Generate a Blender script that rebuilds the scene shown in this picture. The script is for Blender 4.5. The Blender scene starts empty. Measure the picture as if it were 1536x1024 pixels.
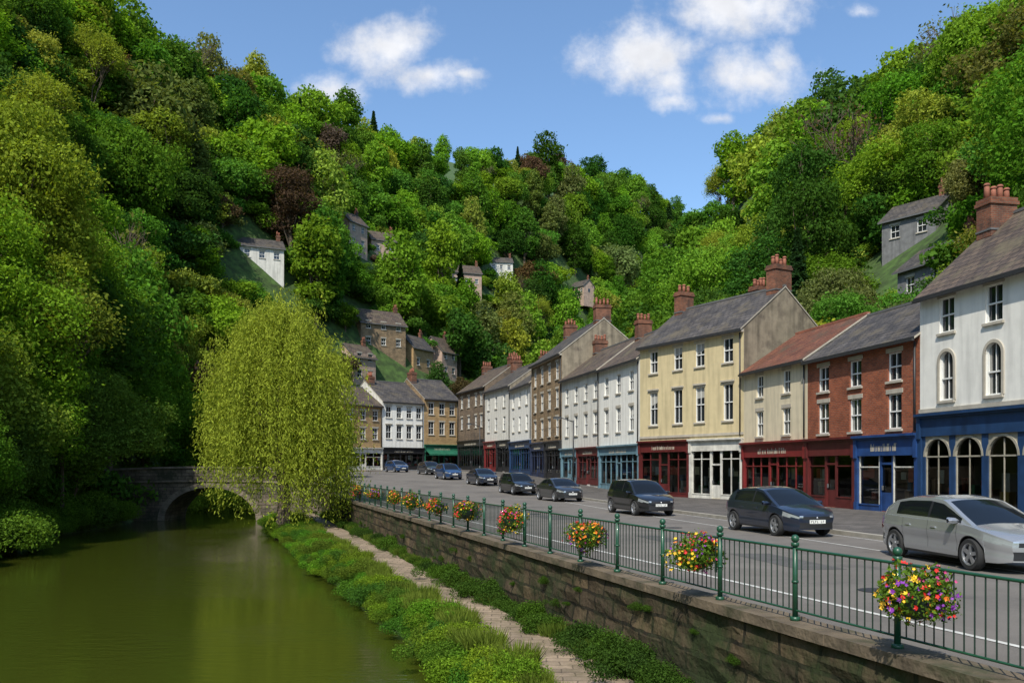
import bpy, math, random
import numpy as np
from mathutils import Vector, Matrix
R=random.Random(7); rng=np.random.default_rng(7)
scene=bpy.context.scene
scene.view_settings.view_transform='Standard'; scene.view_settings.look='None'; scene.view_settings.exposure=0
COL=scene.collection
# ------------------------------------------------------------------ materials
def nmat(name):
    m=bpy.data.materials.new(name); m.use_nodes=True
    return m,m.node_tree.nodes,m.node_tree.links,m.node_tree.nodes['Principled BSDF']
def c4(c): return (c[0],c[1],c[2],1)
def mat(name,col,rough=.6,metal=0,var=.15,scale=3.,bump=0.,bscale=None,coat=0,spec=.5,streak=0.,col2=None,c2scale=.6,c2lo=.5,c2hi=.65):
    m,N,L,b=nmat(name)
    b.inputs['Roughness'].default_value=rough; b.inputs['Metallic'].default_value=metal
    b.inputs['Coat Weight'].default_value=coat; b.inputs['Specular IOR Level'].default_value=spec
    tc=N.new('ShaderNodeTexCoord')
    nz=N.new('ShaderNodeTexNoise'); nz.inputs['Scale'].default_value=scale; nz.inputs['Detail'].default_value=6
    L.new(tc.outputs['Object'],nz.inputs['Vector'])
    mr=N.new('ShaderNodeMapRange'); mr.inputs[1].default_value=.25; mr.inputs[2].default_value=.75
    mr.inputs[3].default_value=1-var; mr.inputs[4].default_value=1+var
    L.new(nz.outputs['Fac'],mr.inputs[0])
    vm=N.new('ShaderNodeVectorMath'); vm.operation='SCALE'; vm.inputs[0].default_value=col
    L.new(mr.outputs[0],vm.inputs['Scale']); out=vm.outputs[0]
    if col2:
        n2=N.new('ShaderNodeTexNoise'); n2.inputs['Scale'].default_value=c2scale; n2.inputs['Detail'].default_value=8; n2.inputs['Roughness'].default_value=.65
        L.new(tc.outputs['Object'],n2.inputs['Vector'])
        r2=N.new('ShaderNodeMapRange'); r2.inputs[1].default_value=c2lo; r2.inputs[2].default_value=c2hi
        L.new(n2.outputs['Fac'],r2.inputs[0])
        mx=N.new('ShaderNodeMix'); mx.data_type='RGBA'; L.new(r2.outputs[0],mx.inputs[0]); L.new(out,mx.inputs[6]); mx.inputs[7].default_value=c4(col2)
        out=mx.outputs[2]
    if streak>0:
        mp=N.new('ShaderNodeMapping'); mp.inputs['Scale'].default_value=(2.5,2.5,.25); L.new(tc.outputs['Object'],mp.inputs[0])
        n3=N.new('ShaderNodeTexNoise'); n3.inputs['Scale'].default_value=1.2; n3.inputs['Detail'].default_value=7; L.new(mp.outputs[0],n3.inputs['Vector'])
        r3=N.new('ShaderNodeMapRange'); r3.inputs[1].default_value=.45; r3.inputs[2].default_value=.75; r3.inputs[3].default_value=1; r3.inputs[4].default_value=1-streak
        L.new(n3.outputs['Fac'],r3.inputs[0])
        v3=N.new('ShaderNodeVectorMath'); v3.operation='SCALE'; L.new(out,v3.inputs[0]); L.new(r3.outputs[0],v3.inputs['Scale']); out=v3.outputs[0]
    L.new(out,b.inputs['Base Color'])
    if bump>0:
        nb=N.new('ShaderNodeTexNoise'); nb.inputs['Scale'].default_value=bscale or scale*4; nb.inputs['Detail'].default_value=5
        L.new(tc.outputs['Object'],nb.inputs['Vector'])
        bp=N.new('ShaderNodeBump'); bp.inputs['Strength'].default_value=bump; bp.inputs['Distance'].default_value=.05
        L.new(nb.outputs['Fac'],bp.inputs['Height']); L.new(bp.outputs[0],b.inputs['Normal'])
    return m
def brickmat(name,c1,c2,mortar,bw,bh,ms=.012,rough=.85,mode='wall',bump=.4,moss=None,var=.3,offset=.5,mlo=.5,mhi=.68):
    m,N,L,b=nmat(name); b.inputs['Roughness'].default_value=rough
    b.inputs['Specular IOR Level'].default_value=.25
    tc=N.new('ShaderNodeTexCoord'); sp=N.new('ShaderNodeSeparateXYZ'); L.new(tc.outputs['Object'],sp.inputs[0])
    cb=N.new('ShaderNodeCombineXYZ')
    if mode=='wall':
        ad=N.new('ShaderNodeMath'); ad.operation='ADD'; L.new(sp.outputs[0],ad.inputs[0]); L.new(sp.outputs[1],ad.inputs[1])
        L.new(ad.outputs[0],cb.inputs[0]); L.new(sp.outputs[2],cb.inputs[1])
    elif mode=='wallY':
        L.new(sp.outputs[1],cb.inputs[0]); L.new(sp.outputs[2],cb.inputs[1])
    else:
        L.new(sp.outputs[0],cb.inputs[0]); L.new(sp.outputs[1],cb.inputs[1])
    bt=N.new('ShaderNodeTexBrick'); bt.offset=offset
    bt.inputs['Color1'].default_value=c4(c1); bt.inputs['Color2'].default_value=c4(c2); bt.inputs['Mortar'].default_value=c4(mortar)
    bt.inputs['Scale'].default_value=1; bt.inputs['Mortar Size'].default_value=ms; bt.inputs['Brick Width'].default_value=bw; bt.inputs['Row Height'].default_value=bh
    bt.inputs['Bias'].default_value=0
    dn=N.new('ShaderNodeTexNoise'); dn.inputs['Scale'].default_value=3; L.new(cb.outputs[0],dn.inputs['Vector'])
    dm=N.new('ShaderNodeVectorMath'); dm.operation='MULTIPLY_ADD'; dm.inputs[1].default_value=(bh*.25,)*3
    L.new(dn.outputs['Color'],dm.inputs[0]); L.new(cb.outputs[0],dm.inputs[2])
    L.new(dm.outputs[0],bt.inputs['Vector'])
    nz=N.new('ShaderNodeTexNoise'); nz.inputs['Scale'].default_value=1.1; nz.inputs['Detail'].default_value=8; nz.inputs['Roughness'].default_value=.7
    L.new(tc.outputs['Object'],nz.inputs['Vector'])
    mr=N.new('ShaderNodeMapRange'); mr.inputs[1].default_value=.3; mr.inputs[2].default_value=.7; mr.inputs[3].default_value=1-var; mr.inputs[4].default_value=1+var
    L.new(nz.outputs['Fac'],mr.inputs[0])
    vm=N.new('ShaderNodeVectorMath'); vm.operation='SCALE'; L.new(bt.outputs['Color'],vm.inputs[0]); L.new(mr.outputs[0],vm.inputs['Scale']); out=vm.outputs[0]
    if moss:
        n2=N.new('ShaderNodeTexNoise'); n2.inputs['Scale'].default_value=.8; n2.inputs['Detail'].default_value=9; n2.inputs['Roughness'].default_value=.7
        L.new(tc.outputs['Object'],n2.inputs['Vector'])
        r2=N.new('ShaderNodeMapRange'); r2.inputs[1].default_value=mlo; r2.inputs[2].default_value=mhi; L.new(n2.outputs['Fac'],r2.inputs[0])
        mx=N.new('ShaderNodeMix'); mx.data_type='RGBA'; L.new(r2.outputs[0],mx.inputs[0]); L.new(out,mx.inputs[6]); mx.inputs[7].default_value=c4(moss); out=mx.outputs[2]
    L.new(out,b.inputs['Base Color'])
    n4=N.new('ShaderNodeTexNoise'); n4.inputs['Scale'].default_value=9; n4.inputs['Detail'].default_value=6; L.new(tc.outputs['Object'],n4.inputs['Vector'])
    sb=N.new('ShaderNodeMath'); sb.operation='SUBTRACT'; L.new(n4.outputs['Fac'],sb.inputs[0]); L.new(bt.outputs['Fac'],sb.inputs[1])
    bp=N.new('ShaderNodeBump'); bp.inputs['Strength'].default_value=bump; bp.inputs['Distance'].default_value=.03
    L.new(sb.outputs[0],bp.inputs['Height']); L.new(bp.outputs[0],b.inputs['Normal'])
    return m
def leafmat(name,trans=.38):
    m,N,L,b=nmat(name); N.remove(b)
    oi=N.new('ShaderNodeObjectInfo'); g=N.new('ShaderNodeNewGeometry')
    mr=N.new('ShaderNodeMapRange'); mr.inputs[3].default_value=.55; mr.inputs[4].default_value=1.45; L.new(g.outputs['Random Per Island'],mr.inputs[0])
    vm=N.new('ShaderNodeVectorMath'); vm.operation='SCALE'; L.new(oi.outputs['Color'],vm.inputs[0]); L.new(mr.outputs[0],vm.inputs['Scale'])
    df=N.new('ShaderNodeBsdfDiffuse'); L.new(vm.outputs[0],df.inputs['Color'])
    t2=N.new('ShaderNodeVectorMath'); t2.operation='MULTIPLY'; t2.inputs[1].default_value=(1.45,1.4,.6); L.new(vm.outputs[0],t2.inputs[0])
    tr=N.new('ShaderNodeBsdfTranslucent'); L.new(t2.outputs[0],tr.inputs['Color'])
    mx=N.new('ShaderNodeMixShader'); mx.inputs[0].default_value=trans
    L.new(df.outputs[0],mx.inputs[1]); L.new(tr.outputs[0],mx.inputs[2])
    L.new(mx.outputs[0],N['Material Output'].inputs['Surface'])
    return m
def glassmat(name,tint=(.85,.9,.88)):
    m,N,L,b=nmat(name); N.remove(b)
    t=N.new('ShaderNodeBsdfTransparent'); t.inputs[0].default_value=c4(tint)
    g=N.new('ShaderNodeBsdfGlossy'); g.inputs['Roughness'].default_value=.02
    f=N.new('ShaderNodeFresnel'); f.inputs[0].default_value=1.6
    mx=N.new('ShaderNodeMixShader'); L.new(f.outputs[0],mx.inputs[0]); L.new(t.outputs[0],mx.inputs[1]); L.new(g.outputs[0],mx.inputs[2])
    L.new(mx.outputs[0],N['Material Output'].inputs['Surface']); return m
M={}
M['leaf']=leafmat('foliage'); M['bark']=mat('bark',(.10,.075,.05),.9,var=.4,scale=4)
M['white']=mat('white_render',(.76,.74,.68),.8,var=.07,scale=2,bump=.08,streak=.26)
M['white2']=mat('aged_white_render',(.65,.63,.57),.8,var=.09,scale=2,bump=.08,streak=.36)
M['cream']=mat('cream_render',(.57,.47,.27),.8,var=.08,scale=2,bump=.08,streak=.3)
M['cream2']=mat('pale_cream_render',(.66,.57,.40),.8,var=.08,scale=2,bump=.08,streak=.3)
M['brick']=brickmat('red_brick',(.35,.09,.038),(.22,.055,.028),(.2,.13,.09),.24,.085,.012,var=.32)
M['brickch']=brickmat('chimney_brick',(.24,.085,.045),(.14,.05,.03),(.15,.11,.08),.24,.085,.012,moss=(.05,.04,.035),var=.35)
M['stone']=brickmat('buff_stone',(.30,.21,.12),(.21,.145,.085),(.15,.115,.08),.5,.24,.015,moss=(.10,.08,.055),var=.28)
M['stone2']=brickmat('grey_brown_stone',(.21,.155,.105),(.15,.11,.08),(.11,.09,.07),.45,.22,.015,moss=(.07,.06,.05),var=.3)
M['gold']=brickmat('gold_stone',(.42,.28,.13),(.33,.215,.105),(.26,.19,.12),.5,.24,.012,var=.22)
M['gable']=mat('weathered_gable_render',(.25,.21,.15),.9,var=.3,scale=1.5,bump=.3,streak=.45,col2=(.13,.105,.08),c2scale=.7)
M['pink']=mat('pink_stone',(.42,.30,.23),.9,var=.25,scale=1.5,bump=.2,streak=.2)
M['greyw']=mat('grey_boards',(.17,.17,.17),.8,var=.3,scale=2,bump=.2,streak=.35)
M['slate']=brickmat('slate_roof',(.10,.088,.08),(.055,.05,.05),(.025,.025,.025),.4,.26,.018,.7,'roof',.7,moss=(.12,.10,.07),var=.4)
M['slate2']=brickmat('brown_slate_roof',(.13,.095,.07),(.075,.058,.05),(.03,.026,.025),.4,.26,.018,.75,'roof',.7,moss=(.13,.11,.07),var=.4)
M['tile']=brickmat('clay_tile_roof',(.21,.085,.048),(.14,.055,.038),(.05,.028,.025),.28,.22,.016,.8,'roof',.8,moss=(.09,.065,.045),var=.35)
M['pot']=mat('terracotta',(.27,.10,.06),.85,var=.3,scale=4)
M['lead']=mat('lead_grey',(.12,.12,.12),.6)
M['gutter']=mat('gutter_black',(.03,.03,.032),.5)
M['win']=mat('window_paint',(.72,.72,.69),.5,var=.03)
M['sill']=mat('stone_sill',(.42,.38,.31),.8,var=.15,streak=.2)
M['pane']=mat('window_pane',(.018,.022,.026),.04,var=.3,scale=.5,spec=.9)
M['curtain']=mat('curtain',(.32,.31,.28),.9,var=.15,scale=8)
M['glass']=glassmat('shop_glass')
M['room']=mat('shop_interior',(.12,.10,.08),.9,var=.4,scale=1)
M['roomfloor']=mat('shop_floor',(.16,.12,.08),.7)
M['letter']=mat('sign_lettering',(.42,.38,.30),.6,var=.05)
for n,c in dict(red=(.18,.02,.02),dred=(.105,.018,.017),blue=(.014,.045,.12),lblue=(.13,.23,.28),teal=(.02,.16,.16),black=(.018,.018,.02),green=(.02,.12,.07),wht=(.58,.56,.5),navy=(.02,.03,.07),royal=(.017,.055,.18),stn=(.36,.33,.26)).items():
    M['p_'+n]=mat('shopfront_'+n,c,.45,var=.28,scale=2,coat=.05,streak=.3)
for i,c in enumerate([(.4,.08,.05),(.45,.38,.25),(.08,.17,.3),(.45,.45,.45),(.4,.28,.06),(.1,.24,.13),(.28,.17,.1),(.4,.16,.22)]):
    M['g%d'%i]=mat('goods_%d'%i,c,.6,var=.2)
M['asph']=mat('asphalt',(.155,.14,.124),.85,var=.22,scale=.7,bump=.3,bscale=60,col2=(.105,.096,.087),c2scale=.35,spec=.3)
M['patch']=mat('asphalt_repair',(.09,.085,.079),.85,var=.2,scale=2,bump=.3,bscale=60)
M['pave']=brickmat('paving_slabs',(.12,.108,.098),(.085,.078,.072),(.045,.042,.038),.6,.6,.016,.85,'flat',.2,var=.3)
M['kerb']=mat('kerb_stone',(.26,.24,.20),.85,var=.25,scale=3)
M['path']=brickmat('path_paving',(.31,.235,.165),(.22,.17,.12),(.13,.10,.07),.45,.28,.014,.85,'flat',.4,var=.35,moss=(.12,.10,.055))
M['line']=mat('road_paint',(.5,.49,.45),.7,var=.35,scale=6)
M['wall']=brickmat('mossy_river_wall',(.105,.075,.042),(.055,.04,.026),(.022,.018,.012),.75,.36,.03,.9,'wallY',1.4,moss=(.026,.036,.012),var=.5,mlo=.43,mhi=.6)
M['coping']=mat('wall_coping',(.125,.095,.062),.9,var=.45,scale=2.5,bump=.6,col2=(.05,.05,.022),c2scale=1.5)
M['bridge']=brickmat('bridge_stone',(.18,.145,.105),(.115,.092,.07),(.06,.05,.04),.6,.28,.018,.9,'wall',.9,moss=(.05,.052,.032),var=.45,mlo=.45,mhi=.62)
M['vous']=mat('voussoir_stone',(.19,.155,.115),.9,var=.35,scale=2,bump=.4,col2=(.08,.07,.045),c2scale=1.2)
M['rail']=mat('green_iron_paint',(.014,.07,.036),.38,var=.25,scale=6,coat=.2)
M['railb']=mat('dark_iron_paint',(.012,.03,.02),.4,var=.2)
M['ground']=mat('grassy_ground',(.05,.095,.018),.95,var=.6,scale=.9,bump=1.,bscale=4,col2=(.03,.05,.013),c2scale=.7)
m,N,L,b=nmat('river_water'); M['water']=m
b.inputs['Base Color'].default_value=(.040,.050,.006,1); b.inputs['Roughness'].default_value=.03; b.inputs['IOR'].default_value=1.5
tc=N.new('ShaderNodeTexCoord'); mp=N.new('ShaderNodeMapping'); mp.inputs['Scale'].default_value=(.8,3.0,1); mp.inputs['Rotation'].default_value=(0,0,.12); L.new(tc.outputs['Object'],mp.inputs[0])
n1=N.new('ShaderNodeTexNoise'); n1.inputs['Scale'].default_value=1.9; n1.inputs['Detail'].default_value=5; n1.inputs['Roughness'].default_value=.5; L.new(mp.outputs[0],n1.inputs['Vector'])
n2=N.new('ShaderNodeTexNoise'); n2.inputs['Scale'].default_value=.12; L.new(tc.outputs['Object'],n2.inputs['Vector'])
r2=N.new('ShaderNodeMapRange'); r2.inputs[1].default_value=.42; r2.inputs[2].default_value=.6; r2.inputs[3].default_value=.12; r2.inputs[4].default_value=.45; L.new(n2.outputs['Fac'],r2.inputs[0])
bp=N.new('ShaderNodeBump'); bp.inputs['Distance'].default_value=.055; L.new(r2.outputs[0],bp.inputs['Strength']); L.new(n1.outputs['Fac'],bp.inputs['Height']); L.new(bp.outputs[0],b.inputs['Normal'])
M['cglass']=mat('car_glass',(.008,.010,.012),.04,var=0,spec=.45)
M['tyre']=mat('tyre',(.02,.02,.02),.85,var=.1)
M['alloy']=mat('alloy',(.45,.46,.48),.3,metal=.8,var=.03)
M['trim']=mat('black_trim',(.015,.015,.016),.5,var=.05)
M['hlamp']=mat('headlamp',(.55,.58,.6),.08,metal=.6,var=.1,scale=20,coat=1)
M['tlamp']=mat('tail_lamp',(.35,.01,.01),.15,var=.05,coat=1)
M['plate']=mat('number_plate',(.7,.7,.66),.4,var=.02)
M['silver']=mat('silver_paint',(.44,.45,.46),.25,metal=.6,var=.02,coat=1)
M['navy']=mat('navy_paint',(.018,.025,.045),.3,metal=.3,var=.02,coat=1)
M['black']=mat('black_paint',(.012,.013,.015),.3,metal=.2,var=.02,coat=1)
M['dkgrey']=mat('dark_grey_paint',(.035,.038,.042),.3,metal=.4,var=.02,coat=1)
M['bluep']=mat('blue_paint',(.02,.06,.16),.3,metal=.3,var=.02,coat=1)
for i,c in enumerate([(.6,.02,.015),(.75,.18,.015),(.8,.5,.02),(.2,.03,.3),(.5,.05,.2),(.7,.42,.03)]): M['f%d'%i]=mat('petal_%d'%i,c,.6,var=.15,scale=20)
# ------------------------------------------------------------------ mesh builder
class MB:
    def __init__(s): s.v=[];s.f=[];s.m=[];s.mats=[];s.sm=[]
    def mi(s,k):
        if k not in s.mats: s.mats.append(k)
        return s.mats.index(k)
    def poly(s,pts,k,sm=False):
        n=len(s.v); s.v+= [tuple(p) for p in pts]; s.f.append(tuple(range(n,n+len(pts)))); s.m.append(s.mi(k)); s.sm.append(sm)
    def box(s,x0,x1,y0,y1,z0,z1,k):
        n=len(s.v)
        s.v+=[(x0,y0,z0),(x1,y0,z0),(x1,y1,z0),(x0,y1,z0),(x0,y0,z1),(x1,y0,z1),(x1,y1,z1),(x0,y1,z1)]
        for f in ((0,3,2,1),(4,5,6,7),(0,1,5,4),(1,2,6,5),(2,3,7,6),(3,0,4,7)):
            s.f.append(tuple(n+i for i in f)); s.m.append(s.mi(k)); s.sm.append(False)
    def cyl(s,p0,p1,r0,r1,n,k,sm=True,cap=True):
        p0=Vector(p0);p1=Vector(p1);d=(p1-p0).normalized()
        a=d.orthogonal().normalized(); b=d.cross(a); o=len(s.v)
        for p,r in ((p0,r0),(p1,r1)):
            for i in range(n):
                t=2*math.pi*i/n; q=p+a*(r*math.cos(t))+b*(r*math.sin(t)); s.v.append(tuple(q))
        for i in range(n):
            j=(i+1)%n; s.f.append((o+i,o+j,o+n+j,o+n+i)); s.m.append(s.mi(k)); s.sm.append(sm)
        if cap:
            s.f.append(tuple(o+n+i for i in range(n))); s.m.append(s.mi(k)); s.sm.append(False)
            s.f.append(tuple(o+n-1-i for i in range(n))); s.m.append(s.mi(k)); s.sm.append(False)
    def grid(s,rows,kf,sm=True,wrap=False):
        o=len(s.v); nr=len(rows); nc=len(rows[0])
        for r in rows: s.v+=[tuple(p) for p in r]
        for i in range(nr-1):
            for j in range(nc if wrap else nc-1):
                j2=(j+1)%nc
                k=kf(i,j) if callable(kf) else kf
                if k is None: continue
                s.f.append((o+i*nc+j,o+i*nc+j2,o+(i+1)*nc+j2,o+(i+1)*nc+j)); s.m.append(s.mi(k)); s.sm.append(sm)
    def sphere(s,c,r,k,n=8,sz=1):
        rows=[]
        for i in range(n//2+1):
            a=math.pi*i/(n//2); rows.append([(c[0]+r*math.sin(a)*math.cos(2*math.pi*j/n),c[1]+r*math.sin(a)*math.sin(2*math.pi*j/n),c[2]+r*sz*math.cos(a)) for j in range(n)])
        s.grid(rows,k,True,True)
    def mesh(s,name,sharp=None):
        me=bpy.data.meshes.new(name); me.from_pydata([tuple(float(q) for q in p) for p in s.v],[],s.f)
        for k in s.mats: me.materials.append(M[k] if isinstance(k,str) else k)
        me.polygons.foreach_set('material_index',s.m); me.polygons.foreach_set('use_smooth',s.sm)
        if sharp:
            try: me.set_sharp_from_angle(angle=math.radians(sharp))
            except Exception: pass
        me.update(); return me
    def obj(s,name,parent=None,sharp=None):
        o=bpy.data.objects.new(name,s.mesh(name,sharp)); COL.objects.link(o)
        if parent: o.parent=parent
        return o
def empty(name,loc=(0,0,0),rz=0):
    e=bpy.data.objects.new(name,None); e.empty_display_size=.5; COL.objects.link(e)
    e.location=loc; e.rotation_euler=(0,0,rz)
    return e
def inst(me,name,loc,sc=1,rz=0,color=None,parent=None):
    o=bpy.data.objects.new(name,me); COL.objects.link(o); o.location=loc; o.rotation_euler=(0,0,rz)
    o.scale=(sc,sc,sc) if not hasattr(sc,'__len__') else sc
    if color: o.color=(*color,1)
    if parent: o.parent=parent
    return o
# ------------------------------------------------------------------ terrain
ip=np.interp
def Xw(Y): return ip(Y,[-60,56,70,110,130],[27.4,-10.85,-15.6,-29,-33])
def zroad(Y): return ip(Y,[-50,60,68,78,87,100,115,150],[0,0,.35,.75,1.05,1.4,1.6,2.1])
def edgeS(Y): return ip(Y,[-60,17,25,45,60,75],[-3.1,-3.2,-3.6,-4.6,-5.2,-5])
def Xleft(Y): return ip(Y,[-60,0,38,51,63,80,110],[-20,-20,-23.5,-27.6,-28.2,-34,-52])
YL=[-60,50,67,95,110,122,135,148,190,250,300,370,520,800,1400]
FL=[-27,-31,-33,-38,-36,-30,-17,-4,15,35,60,90,160,330,700]
YLR=[-60,60,130,190,250,300,370,520,800,1400]
XLR=[-85,-80,-65,-55,-29,3,32,94,250,600]
ZLR=[60,60,63,76,86,98,116,152,165,165]
def hillL(X,Y):
    xf=ip(Y,YL,FL); xr=ip(Y,YLR,XLR); zr=ip(Y,YLR,ZLR)
    t=(xf-X)/(xf-xr)
    return zr*np.where(t<0,0,np.where(t<1,np.clip(t,0,1)**.9,1+.12*(t-1)))
YR=[-60,30,60,80,100,125,150,170,185,205,260,520,1400]
FR=[34,27.5,20,16,13,11,10,11,20,50,100,230,900]
XRR=[90,80,70,66,62,60,53,44,52,90,160,330,1000]
def hillR(X,Y):
    xf=ip(Y,YR,FR); xr=ip(Y,YR,XRR); zr=ip(Y,YR,[50,50,51,50,50,52,56,55,48,42,60,120,150])
    t=(X-xf)/(xr-xf)
    return zr*np.where(t<0,0,np.where(t<1,np.clip(t,0,1)**.9,1+.12*(t-1)))
def terr(X,Y):
    X=np.asarray(X,float);Y=np.asarray(Y,float)
    s=X-Xw(Y); zr=zroad(Y)-.06
    es=edgeS(Y); xl=Xleft(Y)
    low=X*0-1.53
    d=np.minimum((es+.5)-s,X-(xl-.6))
    low=low+np.clip(d,0,2)*-1.1
    low=np.where(X<xl-.6, -1.53+np.clip((xl-.6-X)*.28,0,2.4),low)
    base=np.where(s>-.25,zr,low)
    far=np.clip((Y-100)/15,0,1)
    base=base*(1-far)+np.maximum(base,zr)*far
    hl=hillL(X,Y); hr=hillR(X,Y)
    return np.maximum(base,np.maximum(np.where(hl>0,hl+.4-2*np.exp(-hl),-9),np.where(hr>0,hr,-9)))
def th(x,y): return float(terr(x,y))
Ys=np.concatenate([np.arange(-60,0,6),np.arange(0,130,1.5),np.arange(130,300,5),np.arange(300,1401,25)])
Ss=np.concatenate([np.arange(-700,-90,20),np.arange(-90,-20,2.5),np.arange(-20,-6,1),np.arange(-6,-.5,.35),[-.42,-.3,-.2,0],np.arange(2,60,2),np.arange(60,160,5),np.arange(160,1000,25)])
mb=MB(); rows=[]
for y in Ys:
    X=Xw(y)+Ss; Z=terr(X,np.full_like(X,y)); rows.append([(X[i],y,Z[i]) for i in range(len(Ss))])
mb.grid(rows,'ground'); mb.obj('ground')
mb=MB(); mb.poly([(-90,-60,-2.1),(30,-60,-2.1),(30,130,-2.1),(-90,130,-2.1)],'water'); mb.obj('river_water')
def K(Y): return ip(Y,[-60,24.4,39.5,55,65,77,88,97.5,107,118,126],[29,10.7,7.4,4.6,2.4,.2,-2.2,-4.6,-8,-13,-20])
def F(Y): return ip(Y,[-60,35.5,51.1,59.7,77,88,97.5,107,118,126],[36,17,13.9,8.96,4.5,2,-.2,-3.4,-7.6,-9])
def ribbon(name,lf,rf,Yv,dz,k,zf=zroad,n=1,parent=None):
    mb=MB(); rows=[]
    for y in Yv:
        a,b=lf(y),rf(y); rows.append([(a+(b-a)*i/n,y,float(zf(y))+dz) for i in range(n+1)])
    mb.grid(rows,k,False); return mb.obj(name,parent)
YV=list(np.arange(-30,127,1.5))
ribbon('road',lambda y:Xw(y)+.02,lambda y:K(y)+.05,YV,-.004,'asph',n=4)
mb=MB(); rows=[[(K(y),y,zroad(y)-.05),(K(y),y,zroad(y)+.115),(K(y)+.18,y,zroad(y)+.125)] for y in YV]
mb.grid(rows,'kerb',False)
mb.obj('kerb')
ribbon('pavement',lambda y:K(y)+.18,lambda y:F(y)+2.5,YV,.12,'pave',n=3)
ribbon('road_edge_line',lambda y:Xw(y)+1.55,lambda y:Xw(y)+1.66,YV[:95],.004,'line')
mb=MB()
rows=[[(K(y)-2.15,y,.0045),(K(y)-2.07,y,.0045)] for y in np.arange(10,56,1.5)]
mb.grid(rows,'line',False)
rows=[[(K(y)-.34,y,.0045),(K(y)-.27,y,.0045)] for y in np.arange(8,56,1.5)]
mb.grid(rows,'line',False)
mb.obj('parking_bay_marking')
mb=MB()
for (px_,py_,w_,l_) in [(5.9,17.5,1.0,3.2),(4.2,24,.7,2.2),(1.5,34,1.2,3.),(-1.5,45,.9,4)]:
    mb.poly([(px_,py_,.001),(px_+w_,py_,.001),(px_+w_-l_*.2,py_+l_,.001),(px_-l_*.2,py_+l_,.001)],'patch')
for (px_,py_) in [(6.2,14.5),(1.0,38),(5.6,29.5)]:
    mb.poly([(px_+.3*math.cos(a*.524),py_+.3*math.sin(a*.524),.0055) for a in range(12)],'gutter')
mb.obj('road_repair_and_manhole')
ribbon('river_path',lambda y:Xw(y)-2.62+.06*math.sin(y*.7)-.5*float(ip(y,[25,50],[0,1])),lambda y:Xw(y)-.85+.05*math.sin(y*1.1+1)-.3*float(ip(y,[25,50],[0,1])),list(np.arange(-20,66,.75)),-1.47,'path',zf=lambda y:0,n=1)
# river wall
mb=MB(); Yq=list(np.arange(-30,67.6,.75))
nr=8; rows=[]
for y in Yq:
    r=[]
    for i in range(nr+1):
        z=-2.2+(2.2)*i/nr; bul=.03*math.sin(y*3.1+i*1.7)+.025*math.sin(y*7.3-i*2.3)
        r.append((Xw(y)-.40+bul-(.12 if i==0 else 0)-.05*(1-i/nr),y,z+float(zroad(y))*(i/nr)))
    rows.append(r)
mb.grid(rows,'wall',False); wl=mb.obj('river_wall')
mb=MB(); y=-30.
while y<67:
    L_=.95+.25*R.random(); y2=min(y+L_,67.2); h=.085+.012*R.random(); o=.02*R.random()
    xa,xb=Xw(y),Xw(y2-.015); za=float(zroad(y))
    n=len(mb.v)
    mb.v+=[(xa-.47-o,y,za-.05),(xa+.06,y,za-.05),(xb+.06,y2-.015,za-.05),(xb-.47-o,y2-.015,za-.05),(xa-.47-o,y,za+h),(xa+.06,y,za+h),(xb+.06,y2-.015,za+h),(xb-.47-o,y2-.015,za+h)]
    for f in ((0,3,2,1),(4,5,6,7),(0,1,5,4),(1,2,6,5),(2,3,7,6),(3,0,4,7)):
        mb.f.append(tuple(n+i for i in f)); mb.m.append(mb.mi('coping')); mb.sm.append(False)
    y=y2
mb.obj('coping',wl)
# railing
mb=MB(); posts=[9.48+1.72*i for i in range(-6,34)]
def rp(y,z,off=-.2): return (Xw(y)+off,y,z+float(zroad(y))+.1)
for y in posts:
    x,_,z=rp(y,-.02)
    mb.cyl((x,y,z),(x,y,z+.06),.07,.065,12,'rail'); mb.cyl((x,y,z+.06),(x,y,z+1.02),.037,.033,12,'rail')
    mb.cyl((x,y,z+.98),(x,y,z+1.03),.052,.052,12,'rail'); mb.cyl((x,y,z+.5),(x,y,z+.53),.045,.045,12,'rail'); mb.sphere((x,y,z+1.08),.054,'rail',12)
for a,bq in zip(posts[:-1],posts[1:]):
    for z,r in ((.93,.02),(.12,.016),):
        mb.cyl(rp(a,z),rp(bq,z),r,r,6,'rail',cap=False)
    n=14 if a<45 else 10
    for i in range(1,n):
        y=a+(bq-a)*i/n; mb.cyl(rp(y,.12),rp(y,.93),.009,.009,5,'railb',cap=False)
mb.obj('green_railing')
# ------------------------------------------------------------------ foliage
def unit(a): return a/np.maximum(np.linalg.norm(a,axis=1,keepdims=True),1e-6)
def quads(P,Nn,size,asp,T=None):
    n=len(P)
    if T is None: T=unit(np.cross(Nn,rng.normal(size=(n,3))))
    else: T=unit(T)
    B=unit(np.cross(Nn,T)); s=size*(.6+.8*rng.random((n,1)))
    V=np.empty((n,4,3)); V[:,0]=P+T*s; V[:,1]=P+B*s*asp; V[:,2]=P-T*s; V[:,3]=P-B*s*asp
    return V.reshape(-1,3)
def leafmesh(name,V,mbk=None,matk='leaf'):
    n=len(V)//4; Fq=np.arange(n*4).reshape(n,4)
    v=V.tolist(); f=Fq.tolist(); mi=[0]*n; mats=[M[matk]]
    if mbk:
        o=len(v); v+=mbk.v; f+=[tuple(i+o for i in q) for q in mbk.f]; mi+=[1]*len(mbk.f); mats.append(M['bark'])
    me=bpy.data.meshes.new(name); me.from_pydata(v,[],f)
    for m_ in mats: me.materials.append(m_)
    me.polygons.foreach_set('material_index',mi); me.update(); return me
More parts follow.
